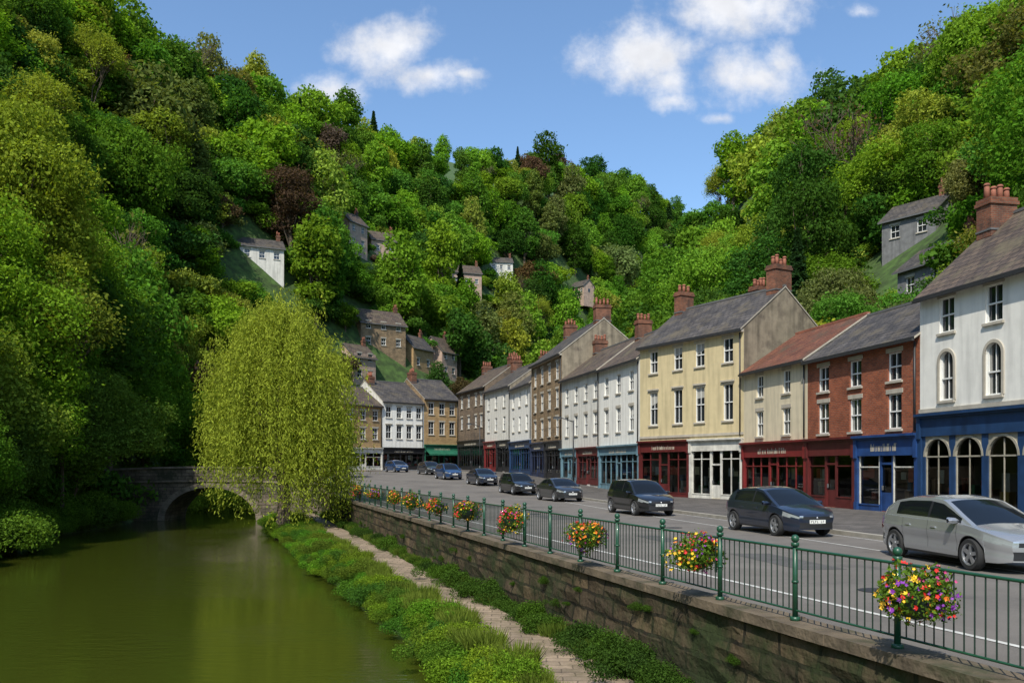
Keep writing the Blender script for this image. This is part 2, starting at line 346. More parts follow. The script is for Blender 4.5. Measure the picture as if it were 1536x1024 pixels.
def limb(mb,p0,p1,r0,r1,seg=4,wob=.15):
    p0=Vector(p0);p1=Vector(p1); d=(p1-p0).length; pr=p0
    for i in range(1,seg+1):
        t=i/seg; q=p0.lerp(p1,t)+Vector((R.uniform(-1,1),R.uniform(-1,1),R.uniform(-.5,1)))*(d*wob*.3*(1 if i<seg else 0))
        mb.cyl(pr,q,r0+(r1-r0)*(t-1/seg),r0+(r1-r0)*t,6,'bark',cap=False); pr=q
def tree(name,rad,hgt,base,ncl,leaf,nleaf,seed,crad=.34,topb=.35,asp=.62,trunk=.3,irr=.25):
    global rng
    rng=np.random.default_rng(seed); R.seed(seed)
    cz=base+(hgt-base)*.5; hz=(hgt-base)*.5
    D=unit(rng.normal(size=(ncl,3))+np.array([0,0,topb])); fr=(.35+.6*rng.random((ncl,1))**.6)
    C=D*fr*np.array([rad*.82,rad*.82,hz*.85])+np.array([0,0,cz])
    ang=np.arctan2(C[:,1],C[:,0]); C[:,:2]*=(1+irr*np.sin(ang*2+seed)+irr*.6*np.sin(ang*3+seed*2+C[:,2]))[:,None]
    C[:,:2]*= (1-.28*np.clip((C[:,2:3]-cz)/hz,0,1)**2)
    cr=rad*crad*(.45+.95*rng.random(ncl))
    w=cr**2/np.sum(cr**2); idx=rng.choice(ncl,size=nleaf,p=w)
    d=unit(rng.normal(size=(nleaf,3)))
    lump=1+.2*np.sin(d[:,0]*5+idx)*np.sin(d[:,1]*6+idx*2)+.13*np.sin(d[:,2]*9+idx*3)
    rr=cr[idx]*lump*(1-.38*rng.random(nleaf)**2.2+.22*(rng.random(nleaf)<.22)*rng.random(nleaf)*1.8)
    P=C[idx]+d*rr[:,None]*np.array([1.05,1.05,.82])
    keep=np.ones(nleaf,bool)
    for c in range(ncl):
        q=np.linalg.norm((P-C[c])/np.array([1,1,.85]),axis=1)<cr[c]*.66
        keep&=~(q&(idx!=c))
    keep&=~((d[:,2]<-.5)&(rng.random(nleaf)<.45))
    P=P[keep];d=d[keep]
    Nn=unit(d*1.0+.85*rng.normal(size=d.shape)+np.array([0,0,.35]))
    V=quads(P,Nn,leaf,asp)
    mb=MB(); top=Vector((R.uniform(-.3,.3),R.uniform(-.3,.3),cz+hz*.3))
    limb(mb,(0,0,-1.2),(0,0,base*.9),trunk*1.25,trunk,3,.03); limb(mb,(0,0,base*.9),top,trunk,trunk*.3,4,.1)
    for c in range(0,ncl,2 if ncl<60 else 3):
        t=R.uniform(.1,.9); s0=Vector((0,0,base*.9)).lerp(top,t); limb(mb,s0,C[c],trunk*.38*(1.1-t*.6),.03,3,.2)
    return leafmesh(name,V,mb)
def conifer(name,rad,hgt,leaf,n,seed):
    global rng; rng=np.random.default_rng(seed); R.seed(seed)
    t=rng.random(n)**.75; ang=rng.random(n)*6.283; ph=np.floor(t*16)/16
    r=rad*(1-t)**.9*(.55+.45*(1-(t*16%1)))*(1-.5*rng.random(n)**2)*(.85+.25*np.sin(ang*5+ph*40))
    P=np.stack([r*np.cos(ang),r*np.sin(ang),1.2+t*(hgt-1.2)-.12*r],1)
    d=np.stack([np.cos(ang),np.sin(ang),np.full(n,.3)],1)
    V=quads(P,unit(d*.5+rng.normal(size=d.shape)*.6+np.array([0,0,.5])),leaf,.45)
    mb=MB(); mb.cyl((0,0,-1),(0,0,hgt*.95),.25,.03,7,'bark',cap=False); return leafmesh(name,V,mb)
def baretree(name,rad,hgt,seed,tw=.02,leafn=0,leaf=.15):
    global rng; rng=np.random.default_rng(seed); R.seed(seed); mb=MB(); tips=[]
    def br(p,d,l,r,lv):
        q=p+d*l; mb.cyl(p,q,r,r*.68,4 if lv>2 else 7,'bark',cap=False)
        if lv>=6: tips.append(q); return
        for _ in range(3 if lv in(1,2,3) else 2):
            nd=(d+Vector((R.gauss(0,.42),R.gauss(0,.42),R.gauss(.1,.25)))).normalized(); br(q,nd,l*R.uniform(.68,.88),max(r*.66,tw),lv+1)
    br(Vector((0,0,-.5)),Vector((0,0,1)),hgt*.24,.22,0)
    tp=np.array([tuple(t) for t in tips])
    sx=rad/ max(np.abs(tp[:,:2]).max(),.1); sz=hgt/tp[:,2].max()
    mb.v=[(v[0]*sx,v[1]*sx,v[2]*sz) for v in mb.v]; tp=tp*np.array([sx,sx,sz])
    n=max(leafn,8); I=rng.integers(0,len(tp),n); P=tp[I]+rng.normal(size=(n,3))*.45
    return leafmesh(name,quads(P,unit(rng.normal(size=(n,3))),leaf,.5),mb)
MR=[tree('broadleaf_a',5.4,14,2.2,50,.17,26000,11,crad=.28),tree('broadleaf_b',4.4,16,2,56,.16,24000,12,topb=.2,crad=.3),tree('broadleaf_c',6.4,13,2,66,.18,28000,13,crad=.24),
    tree('broadleaf_d',5.0,12.5,1.6,70,.16,26000,14,crad=.23,irr=.35)]
LR=[tree('far_broadleaf_a',5.4,14,2.2,46,.30,8500,11,crad=.3),tree('far_broadleaf_b',4.4,16,2,44,.29,8500,12,topb=.2),tree('far_broadleaf_c',6.4,13,2,60,.31,9500,13,crad=.26),
    tree('far_broadleaf_d',5.0,12.5,1.6,60,.27,9500,14,crad=.25,irr=.35),tree('far_broadleaf_e',3.8,17.5,2.5,42,.29,8000,15)]
HR=[tree('leafy_tree_a',5.2,15,1.6,90,.088,110000,21,crad=.25),tree('leafy_tree_b',4.4,17,1.2,90,.085,110000,22,crad=.26),tree('leafy_tree_c',5.0,10,.6,90,.08,100000,23,crad=.24)]
CON=[conifer('conifer_a',3.2,15,.28,6000,31)]
BARE=[baretree('bare_tree_a',5,13,41,.03,500,.2),baretree('sparse_tree_a',4.2,14,42,.025,9000,.13)]
def bush(name,r,h,n,leaf,seed,asp=.5):
    global rng; rng=np.random.default_rng(seed)
    nc=14; C=rng.normal(size=(nc,3))*np.array([r*.42,r*.42,0])+np.array([0,0,1])*(h*(.2+.45*rng.random((nc,1)))); cr=r*(.28+.3*rng.random(nc))
    idx=rng.integers(0,nc,n); d=unit(rng.normal(size=(n,3))+np.array([0,0,.4])); P=C[idx]+d*(cr[idx]*(1-.4*rng.random(n)**2+.3*(rng.random(n)<.2)))[:,None]*np.array([1,1,h/r*.8])
    P[:,2]=np.maximum(P[:,2],.02)
    return leafmesh(name,quads(P,unit(d*.6+rng.normal(size=d.shape)*.8),leaf,asp))
def tuft(name,r,h,n,seed):
    global rng; rng=np.random.default_rng(seed)
    a=rng.random(n)*6.283; q=r*rng.random(n)**.6; hh=h*(.4+.6*rng.random(n)); P0=np.stack([q*np.cos(a),q*np.sin(a),np.zeros(n)],1); D=np.stack([np.cos(a)*.35,np.sin(a)*.35,np.ones(n)],1)+rng.normal(size=(n,3))*.22
    P=P0+unit(D)*hh[:,None]*.5; T=unit(D); B=unit(np.cross(T,rng.normal(size=(n,3)))); V=np.empty((n,4,3)); s=hh[:,None]*.5
    V[:,0]=P+T*s; V[:,1]=P+B*.012; V[:,2]=P-T*s; V[:,3]=P-B*.012
    return leafmesh(name,V.reshape(-1,3))
BU=[bush('bush_a',.75,.62,6500,.032,51),bush('bush_b',.7,.5,6500,.038,52,.3),bush('bush_c',.8,.8,6500,.03,53)]
TU=[tuft('grass_tuft',.4,.5,700,61)]
BIGB=[bush('shrub_a',2.0,2.2,16000,.08,54),bush('shrub_b',2.4,1.9,16000,.085,55)]
LOWB=[bush('far_shrub_a',3.2,3.0,5200,.21,56,.6),bush('far_shrub_b',3.6,2.6,5200,.22,57,.6)]
G_BRI=(.165,.285,.022);G_MID=(.10,.205,.02);G_DRK=(.05,.115,.016);G_YEL=(.25,.30,.035);G_OLV=(.155,.175,.038);G_BRN=(.13,.085,.045)
def pick(near=False):
    u=R.random()
    if near: c=G_BRI if u<.45 else G_YEL if u<.65 else G_MID
    else: c=G_BRI if u<.28 else G_MID if u<.62 else G_DRK if u<.80 else G_YEL if u<.90 else G_OLV if u<.985 else G_BRN
    k=R.uniform(.78,1.18); return (c[0]*k*R.uniform(.8,1.12),c[1]*k,c[2]*k*R.uniform(.8,1.5))
MS={'h1': (-39.6, 135.0), 'h2': (-30.9, 171.5), 'h3': (-27.6, 184.5), 'h4': (-11.6, 218.5), 'h5': (-3.2, 254.5), 'h6': (22.1, 291.5), 'h7': (-22.0, 146.0), 'h8': (-23.8, 138.0), 'h9': (-15.9, 153.0), 'h10': (-11.8, 161.5), 'h11': (36.5, 78.5), 'h12': (31.1, 64.5)}
CLEAR=[(MS[k][0],MS[k][1],w,c) for k,w,c in [('h1',7,6),('h2',6,8),('h3',6,8),('h4',9,12),('h5',8,12),('h6',8,9),('h7',9,6),('h8',5,5),('h9',6,5),('h10',5,5),('h11',6,10),('h12',6,14)]]+[(-37,142,1,3),(39,100,2,6)]
# ------------------------------------------------------------------ buildings
def arch_fill(mb,u0,u1,zs,ztop,y,k,n=10,rise=None):
    c=(u0+u1)/2; r=(u1-u0)/2; rz=rise or r
    for sgn in (-1,1):
        for i in range(n//2):
            a=math.pi/2*i/(n//2); b=math.pi/2*(i+1)/(n//2)
            p=(c+sgn*r*math.cos(a),zs+rz*math.sin(a)); q=(c+sgn*r*math.cos(b),zs+rz*math.sin(b))
            mb.poly([(p[0],y,p[1]),(q[0],y,q[1]),(q[0],y,ztop),(p[0],y,ztop)],k)
            mb.poly([(p[0],y,p[1]),(q[0],y,q[1]),(q[0],y+.14,q[1]),(p[0],y+.14,p[1])],k)
def arch_ring(mb,u0,u1,zs,y0,y1,t,k,n=12):
    c=(u0+u1)/2; r=(u1-u0)/2
    for i in range(n):
        a=math.pi*i/n; b=math.pi*(i+1)/n; P=[]
        for (rr,g) in ((r,a),(r+t,a),(r+t,b),(r,b)): P.append((c+rr*math.cos(g),zs+rr*math.sin(g)))
        mb.poly([(x,y0,z) for x,z in P],k); mb.poly([(P[0][0],y0,P[0][1]),(P[3][0],y0,P[3][1]),(P[3][0],y1,P[3][1]),(P[0][0],y1,P[0][1])],k)
        mb.poly([(P[1][0],y0,P[1][1]),(P[2][0],y0,P[2][1]),(P[2][0],y1,P[2][1]),(P[1][0],y1,P[1][1])],k)
def wall_open(mb,u0,u1,z0,z1,ops,k,y=0.,dep=.16):
    us=sorted({u0,u1,*[o[0] for o in ops],*[o[1] for o in ops]}); zs=sorted({z0,z1,*[o[2] for o in ops],*[o[3] for o in ops]})
    for a,b in zip(us[:-1],us[1:]):
        for c,d in zip(zs[:-1],zs[1:]):
            mu,mz=(a+b)/2,(c+d)/2
            if any(o[0]<mu<o[1] and o[2]<mz<o[3] for o in ops): continue
            mb.poly([(a,y,c),(b,y,c),(b,y,d),(a,y,d)],k)
    for o in ops:
        a,b,c,d=o[:4]
        mb.poly([(a,y,c),(a,y+dep,c),(a,y+dep,d),(a,y,d)],k); mb.poly([(b,y,c),(b,y+dep,c),(b,y+dep,d),(b,y,d)],k)
        mb.poly([(a,y,d),(a,y+dep,d),(b,y+dep,d),(b,y,d)],k); mb.poly([(a,y,c),(a,y+dep,c),(b,y+dep,c),(b,y,c)],k)
def sash(mb,a,b,c,d,fm='win',arch=False,sill='sill',lint=None,bars=True):
    f=.055
    mb.poly([(a,.14,c),(b,.14,c),(b,.14,d),(a,.14,d)],'pane')
    mb.box(a,a+f,.07,.13,c,d,fm); mb.box(b-f,b,.07,.13,c,d,fm); mb.box(a+f,b-f,.07,.13,c,c+f*1.3,fm)
    if not arch: mb.box(a+f,b-f,.07,.13,d-f,d,fm)
    m_=(c+d)/2+(0 if not arch else -.1); mb.box(a+f,b-f,.06,.12,m_-.03,m_+.03,fm)
    if bars: mb.box((a+b)/2-.012,(a+b)/2+.012,.09,.125,c+f*1.3,m_-.03,fm); mb.box((a+b)/2-.012,(a+b)/2+.012,.09,.125,m_+.03,d-(f if not arch else .02),fm)
    u=R.random()
    if u<.4:
        cw=(b-a)*R.uniform(.14,.26); mb.poly([(a+f,.136,c),(a+cw,.136,c),(a+cw*.8,.136,d),(a+f,.136,d)],'curtain'); mb.poly([(b-f,.136,c),(b-cw,.136,c),(b-cw*.8,.136,d),(b-f,.136,d)],'curtain')
    elif u<.62: mb.poly([(a+f,.137,d-(d-c)*R.uniform(.2,.45)),(b-f,.137,d-(d-c)*.3),(b-f,.137,d),(a+f,.137,d)],'curtain')
    if sill: mb.box(a-.09,b+.09,-.09,.05,c-.1,c-.002,sill)
    if lint=='flat': mb.box(a-.1,b+.1,-.03,.04,d+.002,d+.2,'sill')
    if lint=='hood': mb.box(a-.14,b+.14,-.12,.04,d+.12,d+.22,'sill'); mb.box(a-.08,b+.08,-.04,.04,d+.002,d+.12,'sill')
def scrib(mb,a,b,z0,z1,y,k='letter'):
    x=a; h=z1-z0
    while x<b:
        w=R.uniform(.06,.16)*h*2.2
        if R.random()<.16: x+=w; continue
        t=.05*h+.008; zt=z1 if R.random()<.35 else z0+h*.68
        mb.box(x,x+t,y-.012,y,z0,zt,k)
        if R.random()<.75: mb.box(x+t,x+w*.75,y-.012,y,zt-t,zt,k)
        if R.random()<.5: mb.box(x+t,x+w*.75,y-.012,y,z0,z0+t,k)
        if R.random()<.5: mb.box(x+w*.75,x+w*.75+t,y-.012,y,z0,zt,k)
        x+=w+t*1.6
def shopseg(mb,u0,u1,k,f0,f1,style='std',fk=None,door=.5,sign=True,awn=None):
    fk=fk or k; pw=.2
    for a in (u0+.01,u1-pw-.01):
        mb.box(a,a+pw,-.13,.12,0,f1,k); mb.box(a-.02,a+pw+.02,-.17,-.132,0,.35,k); mb.box(a-.0,a+pw,-.2,-.132,f0-.1,f1+.02,k)
    mb.box(u0+.01+pw+.002,u1-pw-.012,-.12,.12,f0,f1,fk)
    mb.box(u0-.0,u1-.0,-.32,-.001,f1+.022,f1+.13,k); mb.box(u0,u1,-.22,-.135,f1-.06,f1+.02,k)
    if sign: c=(u0+u1)/2; wd=(u1-u0)*.22; scrib(mb,c-wd,c+wd,f0+.25*(f1-f0),f0+.66*(f1-f0),-.121)
    a0=u0+pw+.012; a1=u1-pw-.014; dw=.95; dx=a0+(a1-a0-dw)*door
    if style=='arch':
        n=max(2,round((a1-a0)/1.75)); bw=(a1-a0)/n
        for i in range(n):
            p=a0+i*bw+.16; q=a0+(i+1)*bw-.16; r=(q-p)/2; zs=f0-.12-r
            mb.box(a0+i*bw,p-.002,-.05,.1,0,f0,k) ; mb.box(q+.002,a0+(i+1)*bw-.001,-.05,.1,0,f0,k)
            arch_fill(mb,p,q,zs,f0,-.02,'p_stn'); arch_ring(mb,p,q,zs,-.06,0,.1,'p_stn')
            mb.box(p,q,-.03,.08,0,.45,k); mb.box(p,p+.05,0,.07,.45,zs,'p_stn'); mb.box(q-.05,q,0,.07,.45,zs,'p_stn')
            mb.box((p+q)/2-.02,(p+q)/2+.02,.02,.06,.45,f0-.2,'p_stn'); mb.box(p,q,.01,.07,zs-.03,zs+.03,'p_stn')
            mb.poly([(p,.05,.45),(q,.05,.45),(q,.05,f0),(p,.05,f0)],'glass')
    else:
        tz=f0-.5
        for (p,q,d) in ((a0,dx,0),(dx,dx+dw,1),(dx+dw,a1,0)):
            if q-p<.25: mb.box(p,q,-.02,.08,0,f0,k) if q-p>.02 else None; continue
            if d:
                mb.box(p,p+.1,-.01,.09,0,f0,k); mb.box(q-.1,q,-.01,.09,0,f0,k); mb.box(p+.1,q-.1,.05,.1,0,.85,k); mb.box(p+.1,q-.1,.0,.1,2.08,2.18,k)
                mb.poly([(p+.1,.08,.85),(q-.1,.08,.85),(q-.1,.08,f0),(p+.1,.08,f0)],'glass'); mb.box(p+.16,p+.2,-.02,.05,.95,1.15,'alloy')
            else:
                sr=.55 if style=='std' else .3
                mb.box(p,q,-.03,.09,0,sr,k); mb.box(p,q,-.06,-.032,sr-.06,sr,k); n=max(1,round((q-p)/1.05)); bw=(q-p)/n
                for i in range(n+1):
                    x=min(max(p+i*bw,p+.03),q-.03); mb.box(x-.03,x+.03,-.01,.08,sr,f0,k if style!='wf' else 'p_wht')
                mb.box(p,q,-.012,.075,tz-.03,tz+.03,k if style!='wf' else 'p_wht')
                mb.poly([(p,.04,sr),(q,.04,sr),(q,.04,f0),(p,.04,f0)],'glass')
    yb=2.4
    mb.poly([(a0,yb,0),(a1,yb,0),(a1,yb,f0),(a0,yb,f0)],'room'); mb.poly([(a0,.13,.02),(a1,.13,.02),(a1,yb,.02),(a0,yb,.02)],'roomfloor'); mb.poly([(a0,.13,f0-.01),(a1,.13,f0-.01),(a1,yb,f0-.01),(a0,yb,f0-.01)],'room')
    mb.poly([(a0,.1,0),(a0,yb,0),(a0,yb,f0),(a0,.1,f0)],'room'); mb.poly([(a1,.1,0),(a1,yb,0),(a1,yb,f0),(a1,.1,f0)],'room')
    x=a0+.1
    while x<a1-.3:
        if not(dx-.1<x<dx+dw and style!='arch'):
            zb=.02
            for _ in range(R.choice([1,2,3,3])):
                h=R.uniform(.2,.7); w=R.uniform(.18,.5); y=R.uniform(.25,.9)
                if zb+h<f0-.4: mb.box(x,min(x+w,a1-.05),y,y+.3,zb,zb+h,'g%d'%R.randrange(8)); zb+=h+.003
            if R.random()<.35: w=R.uniform(.3,.5); mb.box(x,x+w,.1,.12,R.uniform(1.3,1.5),R.uniform(1.7,2.1),R.choice(['g3','g1','g0']))
        x+=R.uniform(.3,.65)
    if awn:
        z=f0+.05; mb.poly([(a0,-.14,z+.2),(a1,-.14,z+.2),(a1,-1.1,z-.35),(a0,-1.1,z-.35)],awn); mb.poly([(a0,-1.1,z-.35),(a1,-1.1,z-.35),(a1,-1.1,z-.55),(a0,-1.1,z-.55)],awn)
def chimney(mb,u,y,w,d,z0,z1,n,k='brickch'):
    mb.box(u-w/2,u+w/2,y-d/2,y+d/2,z0,z1-.3,k); mb.box(u-w/2-.06,u+w/2+.06,y-d/2-.06,y+d/2+.06,z1-.3,z1-.15,k); mb.box(u-w/2-.02,u+w/2+.02,y-d/2-.02,y+d/2+.02,z1-.149,z1,k)
    mb.box(u-w/2-.03,u+w/2+.03,y-d/2-.03,y+d/2+.03,z0+.25,z0+.33,'lead')
    L_=max(w,d)
    for i in range(n):
        o=(i+.5)/n*L_-L_/2; h=R.uniform(.4,.7); px,py=(u+o,y) if w>=d else (u,y+o)
        mb.cyl((px,py,z1),(px,py,z1+h),.13,.095,10,'pot'); mb.cyl((px,py,z1+h-.1),(px,py,z1+h-.04),.13,.13,10,'pot')
def building(name,PL,PR,eave,D,rise,wm,gm,rm,wins,segs,chims=(),zb=None,string=None,cornice=False,overh=.3):
    R.seed(len(name)*7+int(PL[1]*10))
    W=math.hypot(PR[0]-PL[0],PR[1]-PL[1]); rz=math.atan2(PR[1]-PL[1],PR[0]-PL[0])
    if zb is None: zb=float(zroad((PL[1]+PR[1])/2))+.12
    e=empty(name,(PL[0],PL[1],zb),rz); H=eave-zb; g=.004
    ft=max([s[4] for s in segs])-zb+.12 if segs else 0
    mw=MB(); mwin=MB(); ops=[]
    for (z0,z1,w,us,st,li) in wins:
        for u in us:
            ops.append((u-w/2,u+w/2,z0-zb,z1-zb,st,li))
    wall_open(mw,g,W-g,ft,H,ops,wm)
    for o in ops:
        ar=o[4]=='arch'
        if ar: arch_fill(mw,o[0],o[1],o[3]-(o[1]-o[0])/2,o[3],.0,wm); arch_ring(mw,o[0],o[1],o[3]-(o[1]-o[0])/2,-.05,.0,.12,'sill'); mw.box(o[0]-.12,o[0]-.002,-.05,.0,o[2],o[3]-(o[1]-o[0])/2,'sill'); mw.box(o[1]+.002,o[1]+.12,-.05,0,o[2],o[3]-(o[1]-o[0])/2,'sill')
        sash(mwin,o[0],o[1],o[2],o[3],arch=ar,lint=o[5])
    for x in (g,W-g):
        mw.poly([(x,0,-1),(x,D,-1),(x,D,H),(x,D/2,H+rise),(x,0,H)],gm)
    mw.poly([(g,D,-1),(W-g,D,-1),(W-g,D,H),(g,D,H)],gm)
    mw.box(g+.002,W-g-.002,.02,.3,-1,.02,wm)
    if string: 
        for zz in string: mw.box(.0,W,-.07,-.001,zz-zb,zz-zb+.16,'sill')
    if cornice: mw.box(0.01,W-.01,-.2,-.001,H-.3,H-.12,'sill')
    mw.obj('walls',e); mwin.obj('windows',e)
    mr=MB(); sl=rise/(D/2); t=.1
    for sg in (0,1):
        def yy(v): return v if sg==0 else D-v
        P=[(-.04,yy(-overh),H-overh*sl+.03),(W+.04,yy(-overh),H-overh*sl+.03),(W+.04,yy(D/2),H+rise+.03),(-.04,yy(D/2),H+rise+.03)]
        Q=[(p[0],p[1],p[2]+t) for p in P]
        mr.poly(Q,rm); mr.poly(P,'lead'); mr.poly([P[0],P[1],Q[1],Q[0]],'gutter'); mr.poly([P[1],P[2],Q[2],Q[1]],'sill'); mr.poly([P[0],P[3],Q[3],Q[0]],'sill')
    x=-.04
    while x<W: x2=min(x+.45,W+.04); mr.box(x,x2-.012,D/2-.11,D/2+.11,H+rise+.08,H+rise+.2,'lead' if rm!='tile' else 'pot'); x=x2
    mr.box(0,W,-overh-.09,-overh+.03,H-overh*sl-.05,H-overh*sl+.05,'gutter')
    mr.cyl((W-.25,-.07,ft+.1),(W-.25,-.07,H-.25),.045,.045,8,'gutter'); mr.obj('roof',e)
    if segs:
        ms=MB()
        for s in segs: shopseg(ms,s[0] if s[0]>=0 else 0,s[1] if s[1]>0 else W,s[2],s[3]-zb,s[4]-zb,**s[5])
        ms.obj('shopfront',e)
    if chims:
        mc=MB()
        for (u,y,w,d,zt,n) in chims:
            if u<0: u=W+u
            mc_z=H+rise-abs(y-D/2)*sl-.4; chimney(mc,u,y,w*.9,d*.9,mc_z,zt-zb-.45,n)
        mc.obj('chimney',e)
    return e
building('white_rendered_building',(17.0,35.5),(19.9,21),9.2,7.5,3.3,'white','white2','slate2',
  [(7.45,8.85,.85,[1.6,4.1,6.7,9.3,12.0],'s','flat'),(4.75,6.7,.8,[1.6,4.1,6.7,9.3,12.0],'arch',None)],
  [(0,7.4,'p_blue',3.35,4.15,dict(style='arch',sign=False)),(7.4,0,'p_blue',3.35,4.15,dict(style='arch',sign=False))],[(.55,3.2,.9,1.4,13.7,4),(9.5,3.75,.8,1.4,13.9,4)],string=[4.32])
building('red_brick_house',(15.3,44.1),(17.0,35.5),7.6,7,2.3,'brick','brick','slate',
  [(5.85,7.1,.95,[1.5,4.2,7.1],'s','flat'),(3.75,5.3,.95,[1.5,4.2,7.1],'s','flat')],
  [(0,4.3,'p_dred',2.65,3.4,dict(sign=False)),(4.3,0,'p_royal',2.6,3.4,dict(style='wf'))],[])
building('pale_cream_house',(13.9,51.1),(15.3,44.1),7.75,7,2.3,'cream2','cream2','tile',
  [(6.1,7.35,.8,[2.0,5.0],'s','flat'),(3.85,5.3,.8,[2.0,5.0],'s','flat')],
  [(0,0,'p_red',2.65,3.4,dict())],[])
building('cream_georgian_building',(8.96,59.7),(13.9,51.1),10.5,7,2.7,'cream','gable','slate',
  [(8.5,10.0,.85,[1.5,4.0,6.1,8.6],'s','flat'),(4.95,7.2,.85,[1.5,4.0,6.1,8.6],'s','hood')],
  [(0,5.2,'p_dred',3.1,3.75,dict(style='low',fk='p_dred')),(5.2,0,'p_wht',3.1,3.75,dict(style='low',fk='p_wht',sign=False))],
  [(-.5,3.5,.9,1.5,15.1,4),(-3.2,4.6,.8,1.2,14.4,4),(.6,3.5,.8,1.3,15.0,3)],string=[4.05],cornice=True)
building('white_terraced_shop',(6.95,67.5),(8.96,59.7),9.8,7,2.6,'white','white2','slate2',
  [(7.6,9.0,.85,[1.5,4,6.5],'s',None),(4.7,6.5,.85,[1.5,4,6.5],'s','flat')],[(0,0,'p_lblue',3.0,3.6,dict())],[(.5,3.5,.8,1.3,14.2,4)])
building('white_terraced_shop',(4.5,77),(6.95,67.5),9.9,7,2.6,'white2','white2','slate2',
  [(7.6,9.0,.85,[1.5,4,6.5,8.8],'s',None),(4.8,6.5,.85,[1.5,4,6.5,8.8],'s','flat')],[(0,4.5,'p_lblue',3.0,3.6,dict()),(4.5,0,'p_dred',3.0,3.6,dict())],[(.5,3.5,.8,1.3,14.0,4)])
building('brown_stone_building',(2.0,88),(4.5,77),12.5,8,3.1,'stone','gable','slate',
  [(10.2,11.8,.95,[1.6,4.3,7,9.7],'s','flat'),(7.6,9.3,.95,[1.6,4.3,7,9.7],'s','flat'),(5,6.7,.95,[1.6,4.3,7,9.7],'s','flat')],[(0,5.6,'p_navy',3.7,4.4,dict()),(5.6,0,'p_black',3.7,4.4,dict())],[(-.5,4,.9,1.6,17.4,4),(.6,4,.9,1.4,17.2,4)],cornice=True)
building('white_terraced_shop',(-.2,97.5),(2.0,88),10.9,8,2.8,'white','white2','slate',
  [(8.7,10.3,.95,[1.6,4.6,7.8],'s',None),(6,7.6,.95,[1.6,4.6,7.8],'s',None)],[(0,0,'p_blue',4.1,4.8,dict())],[(.5,4,.9,1.4,15.3,4)])
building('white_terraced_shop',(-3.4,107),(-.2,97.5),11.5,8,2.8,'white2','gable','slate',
  [(9.1,10.6,.95,[1.6,4.6,7.8],'s',None),(6.4,8,.95,[1.6,4.6,7.8],'s',None)],[(0,5,'p_red',4.4,5.1,dict()),(5,0,'p_black',4.4,5.1,dict())],[(.5,4,.9,1.4,16,4)])
building('brown_stone_building',(-7.4,117.5),(-3.4,107),12.3,8,2.9,'stone2','stone2','slate2',
  [(10,11.5,.95,[1.6,4.6,7.6,9.8],'s','flat'),(7.2,8.8,.95,[1.6,4.6,7.6,9.8],'s','flat')],[(0,0,'p_black',4.8,5.5,dict())],[(.5,4,.9,1.4,16.5,4),(-.6,4,.9,1.4,16.6,4)])
building('gold_stone_building',(-12.2,118),(-7.6,121.6),11.6,9,3.0,'gold','stone','slate',
  [(9.4,11,.9,[1.2,3,4.7],'s','flat'),(6.6,8.4,.9,[1.2,3,4.7],'s','flat')],[(0,0,'p_green',4.2,5.1,dict(awn='p_green'))],[(.5,4,.9,1.4,16,4)])
building('white_inn',(-17.3,113.6),(-12.2,118),10.9,9,3.0,'white','white2','slate',
  [(8.7,10.2,.85,[1,2.7,4.3,5.9],'s','flat'),(5.9,7.7,.85,[1,2.7,4.3,5.9],'s','hood')],[(0,0,'p_black',3.9,4.6,dict())],[(.5,4,.9,1.4,14.9,4)])
building('gold_stone_building',(-21.5,108.5),(-17.3,113.6),10.2,8,2.6,'gold','gold','slate2',
  [(8.2,9.5,.9,[1.2,3.3,5.4],'s','flat'),(5.7,7.2,.9,[1.2,3.3,5.4],'s','flat')],[(0,0,'p_wht',3.9,4.5,dict(sign=False))],[(.6,4,.9,1.4,13.6,3)])
building('gold_stone_building',(-28,104.5),(-21.5,108.5),9.4,8,2.6,'stone','stone','slate2',
  [(7.6,8.9,.9,[1.2,3.3,5.4],'s','flat'),(5.4,6.8,.9,[1.2,3.3,5.4],'s','flat')],[(0,0,'p_navy',3.8,4.4,dict())],[])
